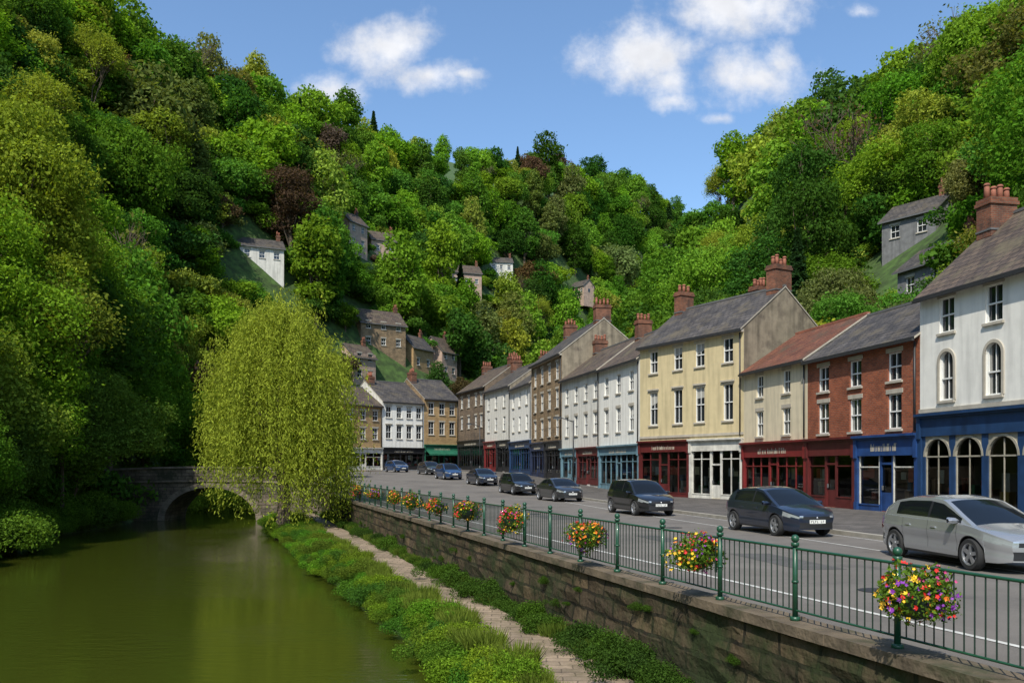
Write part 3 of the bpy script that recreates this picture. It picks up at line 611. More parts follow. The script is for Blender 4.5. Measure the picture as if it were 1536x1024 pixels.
def house(name,k,w,d,h,rise,rz,wm,rm,chim=True,dz=0.):
    x,y=MS[k]; z=th(x,y)+.2+dz; e=empty(name,(x,y,z),math.radians(rz)); R.seed(int(abs(x)*10))
    mw=MB(); mwin=MB(); ops=[]; n=max(2,int(w/2.2))
    for f in range(2 if h>4 else 1):
        for i in range(n):
            u=-w/2+w*(i+.5)/n; ops.append((u-.45,u+.45,.9+f*2.7,2.1+f*2.7))
    wall_open(mw,-w/2,w/2,-4,h,ops,wm)
    for o in ops: sash(mwin,*o,lint='flat')
    for xx in (-w/2,w/2): mw.poly([(xx,0,-4),(xx,d,-4),(xx,d,h),(xx,d/2,h+rise),(xx,0,h)],wm)
    mw.poly([(-w/2,d,-4),(w/2,d,-4),(w/2,d,h),(-w/2,d,h)],wm)
    for f in range(2 if h>4 else 1):
        for xx,s in ((-w/2,-1),(w/2,1)): mwin.box(xx-.03 if s<0 else xx+.001,xx-.001 if s<0 else xx+.03,d/2-.45,d/2+.45,.9+f*2.7,2.1+f*2.7,'pane'); mwin.box(xx-.05 if s<0 else xx,xx if s<0 else xx+.05,d/2-.5,d/2+.5,.8+f*2.7,.88+f*2.7,'sill')
    mw.obj('walls',e); mwin.obj('windows',e); mr=MB(); sl=rise/(d/2)
    for sg in (0,1):
        yy=lambda v: v if sg==0 else d-v
        P=[(-w/2-.25,yy(-.35),h-.35*sl+.02),(w/2+.25,yy(-.35),h-.35*sl+.02),(w/2+.25,yy(d/2),h+rise+.02),(-w/2-.25,yy(d/2),h+rise+.02)]; Q=[(p[0],p[1],p[2]+.14) for p in P]
        mr.poly(Q,rm); mr.poly(P,'lead'); mr.poly([P[0],P[1],Q[1],Q[0]],'lead'); mr.poly([P[1],P[2],Q[2],Q[1]],'lead'); mr.poly([P[0],P[3],Q[3],Q[0]],'lead')
    mr.obj('roof',e)
    if chim: mc=MB(); chimney(mc,w/2-.5,d/2,.6,.5,h+rise-.5,h+rise+1.0,2); mc.obj('chimney',e)
house('white_cottage','h1',6.8,5,2.7,1.7,25,'white2','slate',dz=.6)
house('pink_stone_house','h2',5.5,5,5.4,2.4,60,'pink','slate2',dz=1)
house('pink_stone_house','h3',6,5,3.3,2.2,30,'pink','slate2',dz=1)
house('pink_stone_house','h4',8,6,3.6,2.4,20,'pink','slate2',dz=1.5)
house('grey_cottage','h5',7,5,3,1.8,10,'white2','slate',dz=1.5)
house('grey_cottage','h6',7,5,3,2.2,-50,'pink','slate',dz=1.5)
house('stone_house','h7',8.5,6,4.6,2.6,35,'stone','slate2')
house('stone_house','h8',4.5,5,4.2,2.2,50,'pink','slate2')
house('stone_house','h9',6,5,4,2.4,60,'gold','slate')
house('stone_house','h10',5,5,5,2.8,60,'pink','slate2')
house('grey_timber_house','h11',5.2,4.5,2.7,1.7,-55,'greyw','slate',dz=.2)
house('grey_timber_house','h12',5.5,4.5,2.8,1.7,-75,'greyw','slate',dz=.4)
# ------------------------------------------------------------------ bridge
e=empty('stone_bridge'); mb=MB(); Y0,Y1=66.6,71; xs=np.linspace(-33,-13.5,60); ac,ar,ah=-23.6,3.6,2.6
def bt(x): return 2.15-.0035*(x+24)**2
def ba(x): 
    t=(x-ac)/ar
    return -2.1+ah*math.sqrt(max(0,1-t*t)) if abs(t)<1 else -3.0
xs=sorted(list(xs)+[ac-ar+1e-3,ac+ar-1e-3]+[ac+ar*math.cos(a) for a in np.linspace(.05,math.pi-.05,30)])
for yv in (Y0,Y1): mb.grid([[(x,yv,ba(x)),(x,yv,bt(x)-.15)] for x in xs],'bridge',False)
mb.grid([[(x,Y0,ba(x)),(x,Y1,ba(x))] for x in xs],'bridge',False)
mb.grid([[(x,Y0+.4,bt(x)-.15),(x,Y0+.4,bt(x)-1.1),(x,Y1-.4,bt(x)-1.1),(x,Y1-.4,bt(x)-.15)] for x in xs],'asph',False)
for (a,b_) in ((Y0-.08,Y0+.48),(Y1-.48,Y1+.08)): mb.grid([[(x,a,bt(x)-.148),(x,a,bt(x)),(x,b_,bt(x)),(x,b_,bt(x)-.148)] for x in xs],'vous',False)
mb.grid([[(x,Y0-.002,bt(x)-1.2),(x,Y0-.09,bt(x)-1.2),(x,Y0-.09,bt(x)-1.06),(x,Y0-.002,bt(x)-1.06)] for x in xs],'vous',False)
n=19
for i in range(n):
    a=math.pi*(i+.03)/n;b=math.pi*(i+.97)/n; P=[]
    for rr,g in ((1,a),(1.14,a),(1.14,b),(1,b)): P.append((ac+ar*rr*math.cos(g),-2.1+ah*rr*math.sin(g)*1.0))
    mb.poly([(x,Y0-.05,z) for x,z in P],'vous'); mb.poly([(P[0][0],Y0-.05,P[0][1]),(P[3][0],Y0-.05,P[3][1]),(P[3][0],Y0+.1,P[3][1]),(P[0][0],Y0+.1,P[0][1])],'vous')
mb.obj('arch_and_parapets',e)
# ------------------------------------------------------------------ cars
def smf(pts,win=.14):
    xs=np.array([p[0] for p in pts]);ys=np.array([p[1] for p in pts]); xd=np.arange(-1,7,.01); yd=np.interp(xd,xs,ys); n=int(win/.01); k=np.hanning(n+2)[1:-1]; k/=k.sum(); y2=np.convolve(np.pad(yd,n,'edge'),k,'same')[n:-n]
    return lambda x: float(np.interp(x,xd,y2))
def wheel(mb,cx,cy,r,side):
    w=.105; rows=[]
    for (rr,yy) in ((.58,-w),(.93,-w),(1,-w*.6),(1,w*.6),(.93,w),(.70,w),(.68,w*.8)):
        rows.append([(cx+r*rr*math.cos(2*math.pi*j/28),cy+side*yy,r+r*rr*math.sin(2*math.pi*j/28)) for j in range(28)])
    mb.grid(rows,'tyre',True,True)
    rows=[[(cx+r*q*math.cos(2*math.pi*j/28),cy+side*yy,r+r*q*math.sin(2*math.pi*j/28)) for j in range(28)] for q,yy in ((.70,w*.95),(.65,w*.9),(.61,w*.4))]
    mb.grid(rows,'alloy',True,True)
    mb.poly([(cx+r*.63*math.cos(2*math.pi*j/28),cy+side*w*.35,r+r*.63*math.sin(2*math.pi*j/28)) for j in range(28)],'trim')
    for i in range(5):
        a=2*math.pi*i/5+.2; c,s=math.cos(a),math.sin(a); P=[]
        for (q,t) in ((.1,.06),(.66,.045),(.66,-.045),(.1,-.06)): P.append((cx+r*(q*c)-t*s*r*2.2,r+r*(q*s)+t*c*r*2.2))
        mb.poly([(x,cy+side*w*.78,z) for x,z in P],'alloy')
        for k in range(4):
            A,B=P[k],P[(k+1)%4]; mb.poly([(A[0],cy+side*w*.78,A[1]),(B[0],cy+side*w*.78,B[1]),(B[0],cy+side*w*.4,B[1]),(A[0],cy+side*w*.4,A[1])],'alloy')
    mb.cyl((cx,cy+side*w*.4,r),(cx,cy+side*w*.85,r),r*.17,r*.13,12,'alloy')
def car(name,x,y,hx,hy,paint,kind='hatch',L=4.25,W=.89,Hs=1.,wr=.325):
    e=empty(name,(x,y,float(zroad(y))),math.atan2(hy,hx))
    S=L/4.2; o=-L/2
    zsf=smf([(0,.80),(.06,.92),(.4,.98),(1.5,.95),(3.1*S,.92),(3.35*S,.89),(L-.45,.80),(L-.15,.71),(L,.64)],.2)
    zbf=smf([(0,.34),(.25,.25),(.6,.21),(L-.6,.2),(L-.2,.21),(L,.25)],.2)
    wf=smf([(-.3,.50),(0,.66),(.1,.77),(.35,.85),(1.0,W),(L-1.3,W),(L-.55,W-.04),(L-.25,W-.13),(L-.08,W-.25),(L+.1,.48)],.16)
    rw,fw=.78*S,L-.86; R_=wr+.05
    def zb(q):
        z=zbf(q)
        for c in (rw,fw):
            if abs(q-c)<R_: z=max(z,wr+math.sqrt(R_*R_-(q-c)**2)*.98)
        return z
    xs=set(float(v) for v in np.round(np.linspace(0,L,62),3)); 
    for c in (rw,fw):
        for a in np.linspace(0,math.pi,15): xs.add(round(float(c+R_*math.cos(a)*.999),3))
    seams=[1.12*S,2.02*S,2.98*S]
    for s in seams: xs|={round(s-.006,3),round(s+.006,3)}
    xs=sorted(xs); NR=14; NT=6
    def yprof(z,w,zs):
        t=min(1.,max(0.,(z-.2)/(zs-.2))); return w*(1-.06*(1-t)**2.5-.045*max(0,t-.6)**1.6*3.4) - .022*math.exp(-((t-.42)/.13)**2)+.012*math.exp(-((t-.72)/.05)**2)
    def row(q):
        z0,z1,w=zb(q),zsf(q)*Hs,wf(q); side=[]
        for j in range(NR+1):
            z=z0+(z1-z0)*j/NR; side.append((yprof(z,w,z1),z))
        ys,zz=side[-1]; top=[]
        for j in range(1,NT*2):
            t=j/NT-1; top.append((-t*(ys-.015),zz+.012+.045*(1-t*t)))
        return [(o+q,a,b) for a,b in side]+[(o+q,a,b) for a,b in top]+[(o+q,-a,b) for a,b in reversed(side)]
    rows=[row(q) for q in xs]
    def mf(i,j):
        q=(xs[i]+xs[i+1])/2; ns=NR+1+2*NT-1+NR
        jj=j if j<NR else (ns-1-j if j>=ns-NR else None)
        if jj is not None:
            z=(rows[i][jj][2]+rows[i][jj+1][2])/2
            for s in seams:
                if abs(q-s)<.007 and jj>2: return 'trim'
            if q>L-.5 and .595+.12*(L-q-.1)*.6<z<zsf(q)*Hs-.02 and z>.58: return 'hlamp'
            if q<.3 and z>.66 and z<.9: return 'tlamp'
            if z<.27 and 1.1<q<L-1.2: return 'trim'
            if jj==0 and (abs(q-rw)<R_ or abs(q-fw)<R_): return 'trim'
        return paint
    mb=MB(); mb.grid(rows,mf,True)
    for i0,sg in ((-1,1),(0,-1)):
        r=rows[i0]; n=len(r); nb=10; G=[]
        for j in range(NR+1):
            a=r[j]; b=r[n-1-j]; ln=[]
            for k in range(nb+1):
                t=k/nb; yv=a[1]+(b[1]-a[1])*t; ln.append((a[0]+sg*.085*(1-(2*t-1)**2)*(1-.35*(j/NR)**3),yv,a[2]))
            G.append(ln)
        ln=[]
        for k in range(nb+1):
            t=k/nb; ln.append((r[NR][0],r[NR][1]*(1-2*t),r[NR][2]+.012+.045*(1-(2*t-1)**2) if 0<k<nb else r[NR][2]))
        G.append(ln)
        def cf(j,k,sg=sg,G=G):
            z=G[j][k][2]; yv=abs((G[j][k][1]+G[j][k+1][1])/2)
            if sg>0:
                if .27<z<.42 and yv<.5: return 'trim'
                if .53<z<.61 and yv<.42: return 'trim'
                if z>.57 and yv>.45 and j<NR: return 'hlamp'
                if .3<z<.4 and yv>.55: return 'trim'
            else:
                if z>.66 and yv>.5: return 'tlamp'
                if z<.42: return 'trim'
            return paint
        mb.grid(G,cf,True)
    if kind=='sedan': rl=[(.55,.93),(.95,1.19),(1.35,1.36),(1.8,1.43),(2.2,1.43),(2.5,1.36),(2.85,1.2),(3.35,.9)]; g0,g1,r0,r1=.5,3.36,1.2,2.5
    elif kind=='suv': rl=[(.06,.93),(.2,1.25),(.4,1.46),(.9,1.54),(2,1.55),(2.4,1.5),(2.75,1.32),(3.28,.92)]; g0,g1,r0,r1=.05,3.3,.35,2.4
    else: rl=[(.1,.9),(.28,1.16),(.6,1.36),(1.15,1.45),(1.9,1.475),(2.35,1.42),(2.75,1.24),(3.42,.88)]; g0,g1,r0,r1=.08,3.44,.5,2.4
    rf=smf([(a*S,b*Hs) for a,b in rl],.16); gx=sorted(set(float(v) for v in np.round(np.linspace(g0*S,g1*S,44),3))|{round(1.98*S+d,3) for d in (-.04,.04)}); NS=7; NT2=8; rows2=[]
    for q in gx:
        zs=zsf(q)*Hs-.01; zr=max(rf(q),zs+.01); hh=zr-zs; w=wf(q)*.945-.01; r=[]
        for j in range(NS+1):
            t=j/NS; r.append((o+q,w-.34*hh*(t**1.25)*.9,zs+(hh-.05*min(1,hh/.3))*t))
        ye,ze=r[-1][1],r[-1][2]
        for j in range(1,NT2*2): 
            t=j/NT2-1; r.append((o+q,-t*ye,ze+(zr-ze+.012)*(1-abs(t)**2.6)))
        r+=[(a,-b,c) for a,b,c in reversed(r[:NS+1])]; rows2.append(r)
    ns2=len(rows2[0])-1
    def gf(i,j):
        q=(gx[i]+gx[i+1])/2/S; jj=j if j<NS else (ns2-1-j if j>=ns2-NS else None); hh=rf(q*S)-zsf(q*S)*Hs
        if jj is not None:
            if jj==0 or jj>=NS-1: return paint
            if abs(q-1.98)<.045/S: return 'trim'
            if q<(r0+.25 if kind!='sedan' else r0-.05) or q>3.05: return paint
            if hh<.12: return paint
            return 'cglass'
        t=abs((j-NS+.5)/NT2-1)
        if q>r1 or q<r0: return paint if t>.86 else 'cglass'
        return paint
    mb.grid(rows2,gf,True)
    mb.box(o+.35,o+L-.4,-.62,.62,.2,.75,'trim')
    mb.box(o+fw-.5,o+fw+.42,-.7,.7,.3,.66,'trim'); mb.box(o+rw-.42,o+rw+.42,-.7,.7,.3,.7,'trim')
    for s in (-1,1):
        yw=s*(W-.11); wheel(mb,o+rw,yw,wr,s); wheel(mb,o+fw,yw,wr,s)
        mx=o+2.93*S; mb.grid([[(mx+dx*sx,s*(W+.0+yy),.97*Hs+zz*sx) for dx,zz in ((-.06,-.05),(.06,-.05),(.1,.02),(.04,.08),(-.06,.08),(-.06,-.05))] for yy,sx in ((-.08,.5),(0,.9),(.1,1),(.15,.6))],paint,True)
        for sx in (1.25,2.15): mb.box(o+sx*S,o+sx*S+.17,min(s*(W-.025),s*(W+.01)),max(s*(W-.025),s*(W+.01)),.79*Hs,.82*Hs,paint)
    mb.box(o+L+.055,o+L+.085,-.26,.26,.42,.53,'plate'); mb.box(o-.105,o-.07,-.26,.26,.6,.71,'plate')
    for i in range(7):
        if i!=4: 
            yv=-.22+i*.065; mb.box(o+L+.0855,o+L+.089,yv,yv+.012,.44,.51,'trim'); mb.box(o+L+.0855,o+L+.089,yv+.012,yv+.04,.44 if i%2 else .495,.452 if i%2 else .507,'trim')
    mb.sphere((o+L+.03,0,.585),.05,'alloy',8)
    mb.obj('body',e,38)
car('parked_car',10.0,18.75,.32,-2.55,'silver','hatch',4.35)
car('parked_car',8.55,27.4,.62,-2.5,'navy','hatch',4.2)
car('parked_car',5.75,38.3,.75,-2.7,'black','suv',4.3)
car('parked_car',2.95,53.3,.9,-2.8,'dkgrey','sedan',4.5)
car('parked_car',.4,63.0,.85,-2.3,'black','suv',4.3)
car('parked_car',-2.6,73.5,.85,-2.3,'navy','sedan',4.4)
car('parked_car',-6.2,83,.9,-2.3,'bluep','suv',4.3)
car('parked_car',-9.2,95,.9,-2,'dkgrey','hatch',4.3)
car('parked_car',-14.2,105,1.2,-2,'bluep','hatch',4.2)
# street lamp
for (x,y) in [(4.25,59.),(-3.4,90)]:
    mb=MB(); z=float(zroad(y))+.12
    mb.cyl((x,y,z),(x,y,z+1),.10,.09,10,'gutter'); mb.cyl((x,y,z+1),(x,y,z+5.2),.06,.045,10,'gutter'); mb.cyl((x,y,z+5.1),(x-.9,y,z+5.4),.035,.03,8,'gutter'); mb.box(x-1.4,x-.85,y-.12,y+.12,z+5.34,z+5.46,'gutter'); mb.box(x-1.36,x-.9,y-.09,y+.09,z+5.30,z+5.339,'win')
    mb.obj('street_lamp')
# ------------------------------------------------------------------ willow
rng=np.random.default_rng(77); R.seed(77)
Pq=[];Tq=[]
nb=130; bx=[]
for k in range(nb):
    a=rng.random()*6.283; r=math.sqrt(rng.random())*3.5; zt=12.9-3.9*(r/3.6)**2.8+rng.normal()*.45
    if rng.random()<.4: zt*=rng.uniform(.55,.9)
    bx.append((a,r,zt))
    zend=(1.0+3.4*rng.random()) if r>1.6 else 2.8+4*rng.random()
    if r>1.2 and math.cos(a)<.2: zend+=1.7
    for s in range(13):
        a2=a+rng.normal()*.2; r2=r+rng.normal()*.5; z0=zt+rng.normal()*.5; ze=max(.3,zend+rng.normal()*1.3); n=max(6,int((z0-ze)*11)+6)
        t=np.linspace(0,1,n); out=(.7+.6*rng.random())*(1-np.exp(-3.0*t)); rad=r2+out*.75
        px=rad*np.cos(a2)+.15*np.sin(t*5+s); py=rad*np.sin(a2)+.15*np.cos(t*6+s*2); pz=z0+.55*np.sin(np.minimum(t*6,3.14))*.8-(z0-ze)*t**1.15
        P=np.stack([px,py,pz],1)+rng.normal(size=(n,3))*.12; Pq.append(P)
        T=np.tile(np.array([[.25*math.cos(a2),.25*math.sin(a2),-1.]]),(n,1))+rng.normal(size=(n,3))*.55; Tq.append(T)
P=np.concatenate(Pq);T=np.concatenate(Tq); Nn=unit(np.cross(T,rng.normal(size=T.shape)))
V=quads(P,Nn,.10,.28,T)
mb=MB(); limb(mb,(0,0,-.8),(.2,0,3),.5,.36,4,.05)
for a,r,zt in bx[:40]: limb(mb,(.2,0,2.2+1.5*R.random()),(r*.8*math.cos(a),r*.8*math.sin(a),zt-.4),.15,.03,5,.12)
inst(leafmesh('willow_foliage',V,mb),'willow_tree',(-13.8,51,-1.6),(1.03,1.03,1.0),0,(.27,.32,.038))
# ------------------------------------------------------------------ bank plants, trees
R.seed(3)
pe=empty('riverside_shrubs')
y=9.
while y<62:
    es=float(edgeS(y)); a=es-.1; b=-2.75-.4*float(ip(y,[25,50],[0,1]))
    for k in range(2 if y<30 else 3):
        s=a+(b-a)*R.random(); yy=y+R.uniform(-.3,.3); xx=Xw(yy)+s; c=R.uniform(.55,1.15)
        inst(R.choice(BU),'shrub',(xx,yy,-1.66 if s>es+.3 else -1.95),R.uniform(.4,.85),R.uniform(0,6.28),(.13*c*R.uniform(.7,1.3),.235*c,.02),pe)
    if R.random()<.8: inst(TU[0],'grass',(Xw(y)+b+R.uniform(-.1,.35),y,-1.52),R.uniform(.5,1.1),R.uniform(0,6.28),(.15,.20,.03),pe)
    y+=.5
pw=empty('wall_foot_plants'); y=9.
while y<62:
    if R.random()<.85:
        c=R.uniform(.5,1); inst(R.choice(BU),'plant',(Xw(y)-.66+R.uniform(-.1,.12),y,-1.56),R.uniform(.3,.85),R.uniform(0,6.28),(.07*c,.14*c,.016),pw)
    if R.random()<.6: inst(TU[0],'grass',(Xw(y)-.75,y+.2,-1.52),R.uniform(.4,.9),R.uniform(0,6.28),(.11,.16,.025),pw)
    if R.random()<.4: inst(R.choice(BU),'wall_fern',(Xw(y)-.46,y+.3,R.uniform(-1.2,-.35)),R.uniform(.12,.3),R.uniform(0,6.28),(.05,.10,.014),pw)
    y+=R.uniform(.3,.8)
pl=empty('left_bank_shrubs'); y=22.
while y<64:
    for k in range(2):
        xx=float(Xleft(y))-R.uniform(.2,2.6); c=R.uniform(.6,1.1)
        inst(R.choice(BIGB),'shrub',(xx,y+R.uniform(-.6,.6),max(th(xx,y),-2.0)-.3),R.uniform(.5,.95),R.uniform(0,6.28),(.11*c,.20*c,.02),pl)
    y+=1.5
for k in range(9):
    inst(R.choice(BIGB),'shrub',(-29+k*1.3,80+k*.4,-2.3),1.15,k,(.24,.33,.03),pl)
for (x,y,mi,sc,c) in [(-29.4,57,2,1.15,(.12,.20,.03)),(-31.5,50.5,0,1.25,G_BRI),(-34,57,1,1.3,G_YEL),(-33.5,62.5,1,.95,G_MID),(-36.5,67,0,1.15,G_BRI),(-35,74,2,1.2,G_MID),(-31,45,2,1.2,(.17,.24,.03)),(-37,62,1,1.25,G_BRI),(-28.2,44.5,2,.75,(.10,.17,.03)),(-26.6,38.5,2,.72,G_MID),(-29.5,39,1,1.0,G_BRI),(-29,86,0,.9,G_BRI),(-23,88,0,.8,G_YEL),(-18,85,0,.5,G_MID),(-35,81,1,1.1,G_MID),(-38,86,1,1.1,G_OLV)]:
    inst(HR[mi],'broadleaf_tree',(x,y,max(th(x,y),-1.8)-.4),sc,R.uniform(0,6.28),c)
inst(BARE[1],'sparse_tree',(-28.5,54,th(-28.5,54)-.2),1.1,1.,(.17,.21,.03))
inst(BARE[0],'bare_tree',(39,100,th(39,100)-.3),1.2,2,(.15,.10,.06))
inst(MR[1],'copper_beech',(-37,142,th(-37,142)-.8),1.15,2,(.085,.055,.034))
# ------------------------------------------------------------------ baskets
def basket(y,seed,off=-.62,sc=1.08):
    global rng; rng=np.random.default_rng(seed); R.seed(seed)
    x=Xw(y)+off+.2; z=.1+.68
    mb=MB(); n=2900; nf=270
    rows=[[(.25*q*math.cos(2*math.pi*j/14),.25*q*math.sin(2*math.pi*j/14),zz) for j in range(14)] for q,zz in ((.1,-.26),(.6,-.22),(.9,-.1),(1,0))]
    mb.grid(rows,'railb',True,True); mb.box(-.02,.36,-.012,.012,.02,.045,'rail'); mb.box(.32,.35,-.012,.012,-.3,.045,'rail')
    nc=18; C=unit(rng.normal(size=(nc,3)))*np.array([.34,.34,.17])*(.5+.6*rng.random((nc,1))); cr=.09+.09*rng.random(nc); C[:4,2]-=.14
    idx=rng.integers(0,nc,n); d=unit(rng.normal(size=(n,3))); P=C[idx]+d*cr[idx][:,None]*(.6+.65*rng.random((n,1)))
    V=quads(P,unit(d+.8*rng.normal(size=d.shape)),.026,.5); o=len(mb.v); mb.v+=V.tolist()
    for i in range(n): mb.f.append((o+4*i,o+4*i+1,o+4*i+2,o+4*i+3)); mb.m.append(mb.mi('leaf')); mb.sm.append(False)
    cc=[int(rng.choice([0,0,0,1,2,2,3,4,5])) for _ in range(nc)]
    for i in range(nf):
        ci=int(rng.integers(0,nc)); d=unit(rng.normal(size=(1,3))+np.array([[-.4,-.5,.35]]))[0]; k=cc[ci] if R.random()<.82 else R.randrange(6)
        c=Vector(C[ci]+d*cr[ci]*R.uniform(1.0,1.3)); nn=Vector(d+rng.normal(size=3)*.45).normalized(); a=nn.orthogonal().normalized(); b=nn.cross(a); rr=R.uniform(.018,.034)
        pts=[]
        for j in range(10): t=6.283*j/10; q=rr*(1 if j%2 else .6); pts.append(tuple(c+a*q*math.cos(t)+b*q*math.sin(t)+nn*(.012 if j%2 else 0)))
        mb.poly(pts,'f%d'%k); 
    ob=mb.obj('hanging_flower_basket'); ob.location=(x,y,z+float(zroad(y))); ob.scale=(sc,)*3; ob.color=(.10,.18,.022,1); ob.rotation_euler=(0,0,.32)
for i,y in enumerate([8.95,13.2,17.1,21.8,26.1,29.8,33.7,37.7,42.5,48.5]): basket(y,100+i)
# ------------------------------------------------------------------ forests
def clear_ok(x,y):
    res=1
    for (hx,hy,w,cl) in CLEAR:
        dx,dy=x-hx,y-hy; L_=math.hypot(hx,hy)+1e-6; ux,uy=-hx/L_,-hy/L_
        a=dx*ux+dy*uy; b=abs(-dx*uy+dy*ux)
        if -2<a<cl and b<w/2+1.8: return 0
        if math.hypot(dx,dy)<w/2+2.2: return 0
        if 0<a<cl+11 and b<w/2+3: res=.5
    return res
def forest(name,side,Y0,Y1):
    R.seed(5 if side=='L' else 9); pe=empty(name); y=Y0; n=0
    while y<Y1:
        sp=6.9 if y<330 else 10.5
        if side=='L': xf=float(ip(y,YL,FL)); xr=float(ip(y,YLR,XLR)); xs=np.arange(xf-2,xf-(xf-xr)*1.1-4,-sp)
        else: xf=float(ip(y,YR,FR)); xr=float(ip(y,YR,XRR)); xs=np.arange(xf+2,xf+(xr-xf)*1.1+4,sp)
        for x in xs:
            xx=x+R.uniform(-.4,.4)*sp; yy=y+R.uniform(-.4,.4)*sp
            if yy<18 or abs(xx/max(yy,1))>.8: continue
            if side=='L' and float(hillR(xx,yy))>2: continue
            if side=='R' and float(hillL(xx,yy))>float(hillR(xx,yy)): continue
            if 95<yy<130 and -30<xx<0: continue
            if side=='R' and yy<125 and xx<F(yy)+10.5: continue
            ck=clear_ok(xx,yy)
            if not ck: continue
            z=th(xx,yy); D_=math.hypot(xx,yy)
            u=R.random(); sc=R.uniform(.74,1.16)*(1.0 if y<330 else 1.4)*ck
            if u<.035: me=CON[0]; c=(.025,.06,.018); sc*=.95
            elif u<.05: me=BARE[0]; c=G_OLV
            elif u<.07: me=BARE[1]; c=G_YEL
            elif D_<66: me=R.choice(HR[:2]); c=pick(side=='L')
            elif D_<135: me=R.choice(MR); c=pick()
            else: me=R.choice(LR); c=pick()
            if D_<90 and side=='L': sc*=1.15
            inst(me,'tree',(xx,yy,z-(1.7 if yy>60 else .8)*ck),(sc*R.uniform(.85,1.18),sc*R.uniform(.85,1.18),sc*R.uniform(.85,1.2)),R.uniform(0,6.28),c,pe); n+=1
        y+=sp
    # shrub layer that closes the slopes below the crowns
    y=58.
    while y<250:
        sp=4.2 if y<165 else 5.5
        if side=='L': xf=float(ip(y,YL,FL)); xr=float(ip(y,YLR,XLR)); xs=np.arange(xf-1,xf-(xf-xr)*.95,-sp)
        else: xf=float(ip(y,YR,FR)); xr=float(ip(y,YR,XRR)); xs=np.arange(xf+1,xf+(xr-xf)*.7,sp)
        for x in xs:
            xx=x+R.uniform(-.4,.4)*sp; yy=y+R.uniform(-.4,.4)*sp
            if side=='L' and float(hillR(xx,yy))>2: continue
            if side=='R' and (float(hillL(xx,yy))>float(hillR(xx,yy)) or (yy<125 and xx<F(yy)+9)): continue
            if 95<yy<129 and -30<xx<0: continue
            if any(math.hypot(xx-h[0],yy-h[1])<h[2]/2+2.4 for h in CLEAR): continue
            c=pick(); ck=clear_ok(xx,yy); s_=R.uniform(.65,1.15) if ck else R.uniform(.35,.6)
            inst(R.choice(LOWB),'undergrowth',(xx,yy,th(xx,yy)-.5),s_,R.uniform(0,6.28),c,pe)
            if ck!=1:
                for q in range(2):
                    x3=xx+R.uniform(-2.4,2.4); y3=yy+R.uniform(-2.4,2.4)
                    if any(math.hypot(x3-h[0],y3-h[1])<h[2]/2+2.4 for h in CLEAR): continue
                    inst(R.choice(LOWB),'undergrowth',(x3,y3,th(x3,y3)-.4),R.uniform(.35,.6),R.uniform(0,6.28),pick(),pe)
        y+=sp
    # younger trees filling the gaps in the open part of the slope
    X0,X1,Ya,Yb,cnt=(-74,-26,84,172,150) if side=='L' else (24,52,56,112,60)
    for k in range(cnt):
        xx=R.uniform(X0,X1); yy=R.uniform(Ya,Yb)
        if side=='L' and (xx>float(ip(yy,YL,FL))-3 or (95<yy<130 and xx>-31)): continue
        if side=='R' and xx<F(yy)+11: continue
        ck=clear_ok(xx,yy)
        if ck!=1: continue
        s_=R.uniform(.5,.85)
        inst(R.choice(MR if math.hypot(xx,yy)<120 else LR),'tree',(xx,yy,th(xx,yy)-1.6),(s_*1.15,s_*1.1,s_),R.uniform(0,6.28),pick(),pe)
    for k in range(70):
        yy=R.uniform(28,60)
        if side=='L': xx=float(ip(yy,YL,FL))-R.uniform(0,14)
        else: xx=float(ip(yy,YR,FR))+R.uniform(0,14)
        if side=='R' and xx<F(yy)+9: continue
        inst(R.choice(BIGB),'undergrowth',(xx,yy,th(xx,yy)-.3),R.uniform(.9,1.5),R.uniform(0,6.28),pick(),pe)
    return n
nL=forest('hillside_woodland','L',24,600)
nR=forest('hillside_woodland','R',30,235)
# ------------------------------------------------------------------ sky & light
sv=Vector((-.33*.643,-.944*.643,.766)).normalized()
w=bpy.data.worlds.new('World'); scene.world=w; w.use_nodes=True; N=w.node_tree.nodes; L=w.node_tree.links; bg=N['Background']
sk=N.new('ShaderNodeTexSky'); sk.sky_type='NISHITA'; sk.sun_disc=False; sk.sun_elevation=math.asin(sv.z); sk.sun_rotation=math.atan2(sv.x,sv.y)
sk.air_density=1.0; sk.dust_density=1.0; sk.ozone_density=1.5
bg.inputs['Strength'].default_value=.145
def mth(op,a,b=None,c=None):
    n=N.new('ShaderNodeMath'); n.operation=op
    for i,q in enumerate((a,b,c)):
        if q is None: continue
        if isinstance(q,(int,float)): n.inputs[i].default_value=q
        else: L.new(q,n.inputs[i])
    return n.outputs[0]
tc=N.new('ShaderNodeTexCoord'); sp=N.new('ShaderNodeSeparateXYZ'); L.new(tc.outputs['Generated'],sp.inputs[0])
yy=mth('MAXIMUM',sp.outputs[1],.05); u=mth('DIVIDE',sp.outputs[0],yy); v=mth('DIVIDE',sp.outputs[2],yy)
cb=N.new('ShaderNodeCombineXYZ'); L.new(u,cb.inputs[0]); L.new(v,cb.inputs[1])
def noise(sc,det,rough=.6):
    n=N.new('ShaderNodeTexNoise'); n.inputs['Scale'].default_value=sc; n.inputs['Detail'].default_value=det; n.inputs['Roughness'].default_value=rough
    L.new(cb.outputs[0],n.inputs['Vector']); return n
n1=noise(15,10,.62); n2=noise(18,7,.55)
best=None
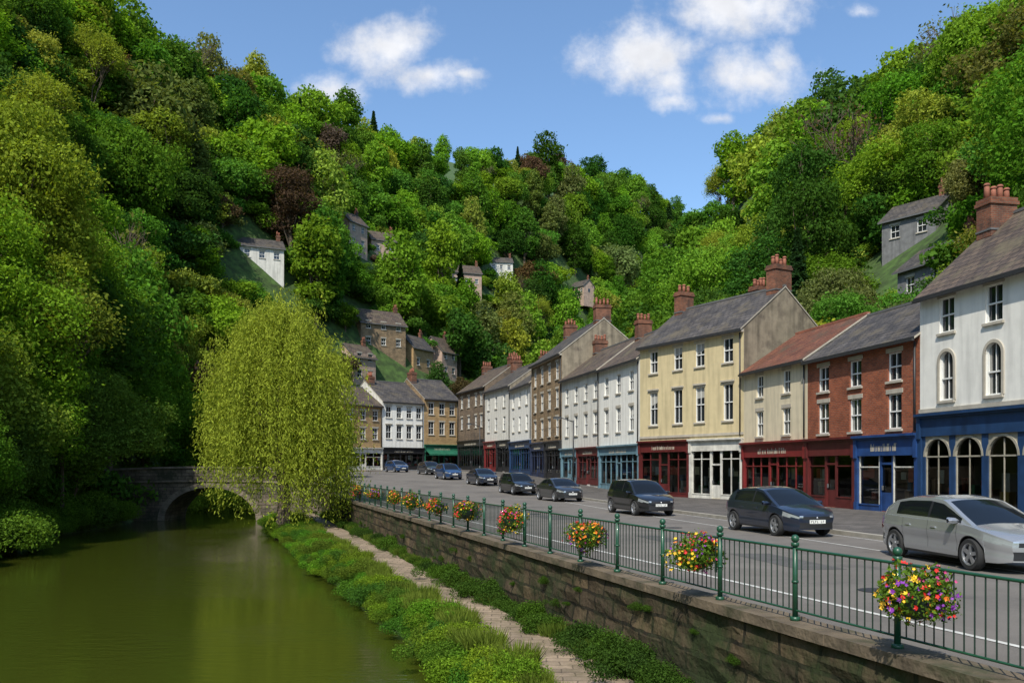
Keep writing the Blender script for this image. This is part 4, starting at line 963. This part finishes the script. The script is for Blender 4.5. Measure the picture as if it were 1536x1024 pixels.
for px,py,a,b_,k in [(585,72,80,52,1.05),(645,112,66,34,.95),(495,135,58,30,.95),(950,82,100,55,1.1),(1000,125,60,40,.8),(1130,118,82,48,1.1),(1105,5,120,50,1.1),(1010,150,50,26,.7),(1165,95,44,40,.95),(1292,18,36,20,.6),(690,110,50,16,.65),(1080,178,40,16,.6)]:
    du=mth('DIVIDE',mth('SUBTRACT',u,(px-768)/1278),a/1278); dv=mth('DIVIDE',mth('SUBTRACT',v,(700-py)/1278),b_/1278)
    q=mth('SUBTRACT',k,mth('SQRT',mth('ADD',mth('MULTIPLY',du,du),mth('MULTIPLY',dv,dv))))
    best=q if best is None else mth('MAXIMUM',best,q)
dens=mth('ADD',best,mth('MULTIPLY',mth('SUBTRACT',n1.outputs['Fac'],.5),2.4))
mr=N.new('ShaderNodeMapRange'); mr.interpolation_type='SMOOTHSTEP'; mr.inputs[1].default_value=-.15; mr.inputs[2].default_value=.95; L.new(dens,mr.inputs[0])
al=mth('MULTIPLY',mr.outputs[0],.95)
al=mth('MULTIPLY',al,mth('GREATER_THAN',sp.outputs[1],.06))
shade=mth('ADD',4.3,mth('MULTIPLY',n2.outputs['Fac'],4.0))
cc=N.new('ShaderNodeCombineXYZ'); L.new(shade,cc.inputs[0]); L.new(mth('MULTIPLY',shade,1.01),cc.inputs[1]); L.new(mth('MULTIPLY',shade,1.05),cc.inputs[2])
tn=N.new('ShaderNodeVectorMath'); tn.operation='MULTIPLY'; tn.inputs[1].default_value=(1.12,1.30,1.42); L.new(sk.outputs[0],tn.inputs[0])
mx=N.new('ShaderNodeMix'); mx.data_type='RGBA'; L.new(al,mx.inputs[0]); L.new(tn.outputs[0],mx.inputs[6]); L.new(cc.outputs[0],mx.inputs[7]); L.new(mx.outputs[2],bg.inputs['Color'])
ld=bpy.data.lights.new('sun','SUN'); ld.energy=5.0; ld.angle=math.radians(.5); ld.color=(1,.94,.82)
lo=bpy.data.objects.new('sun',ld); COL.objects.link(lo); lo.rotation_euler=(-sv).to_track_quat('-Z','Y').to_euler()
cd=bpy.data.cameras.new('camera'); cam=bpy.data.objects.new('camera',cd); COL.objects.link(cam); cam.location=(0,0,2.1); cam.rotation_euler=(math.pi/2,0,0)
cd.sensor_width=36; cd.lens=1278/1536*36; cd.shift_y=188/1536; cd.clip_end=3000; cd.clip_start=.1; scene.camera=cam
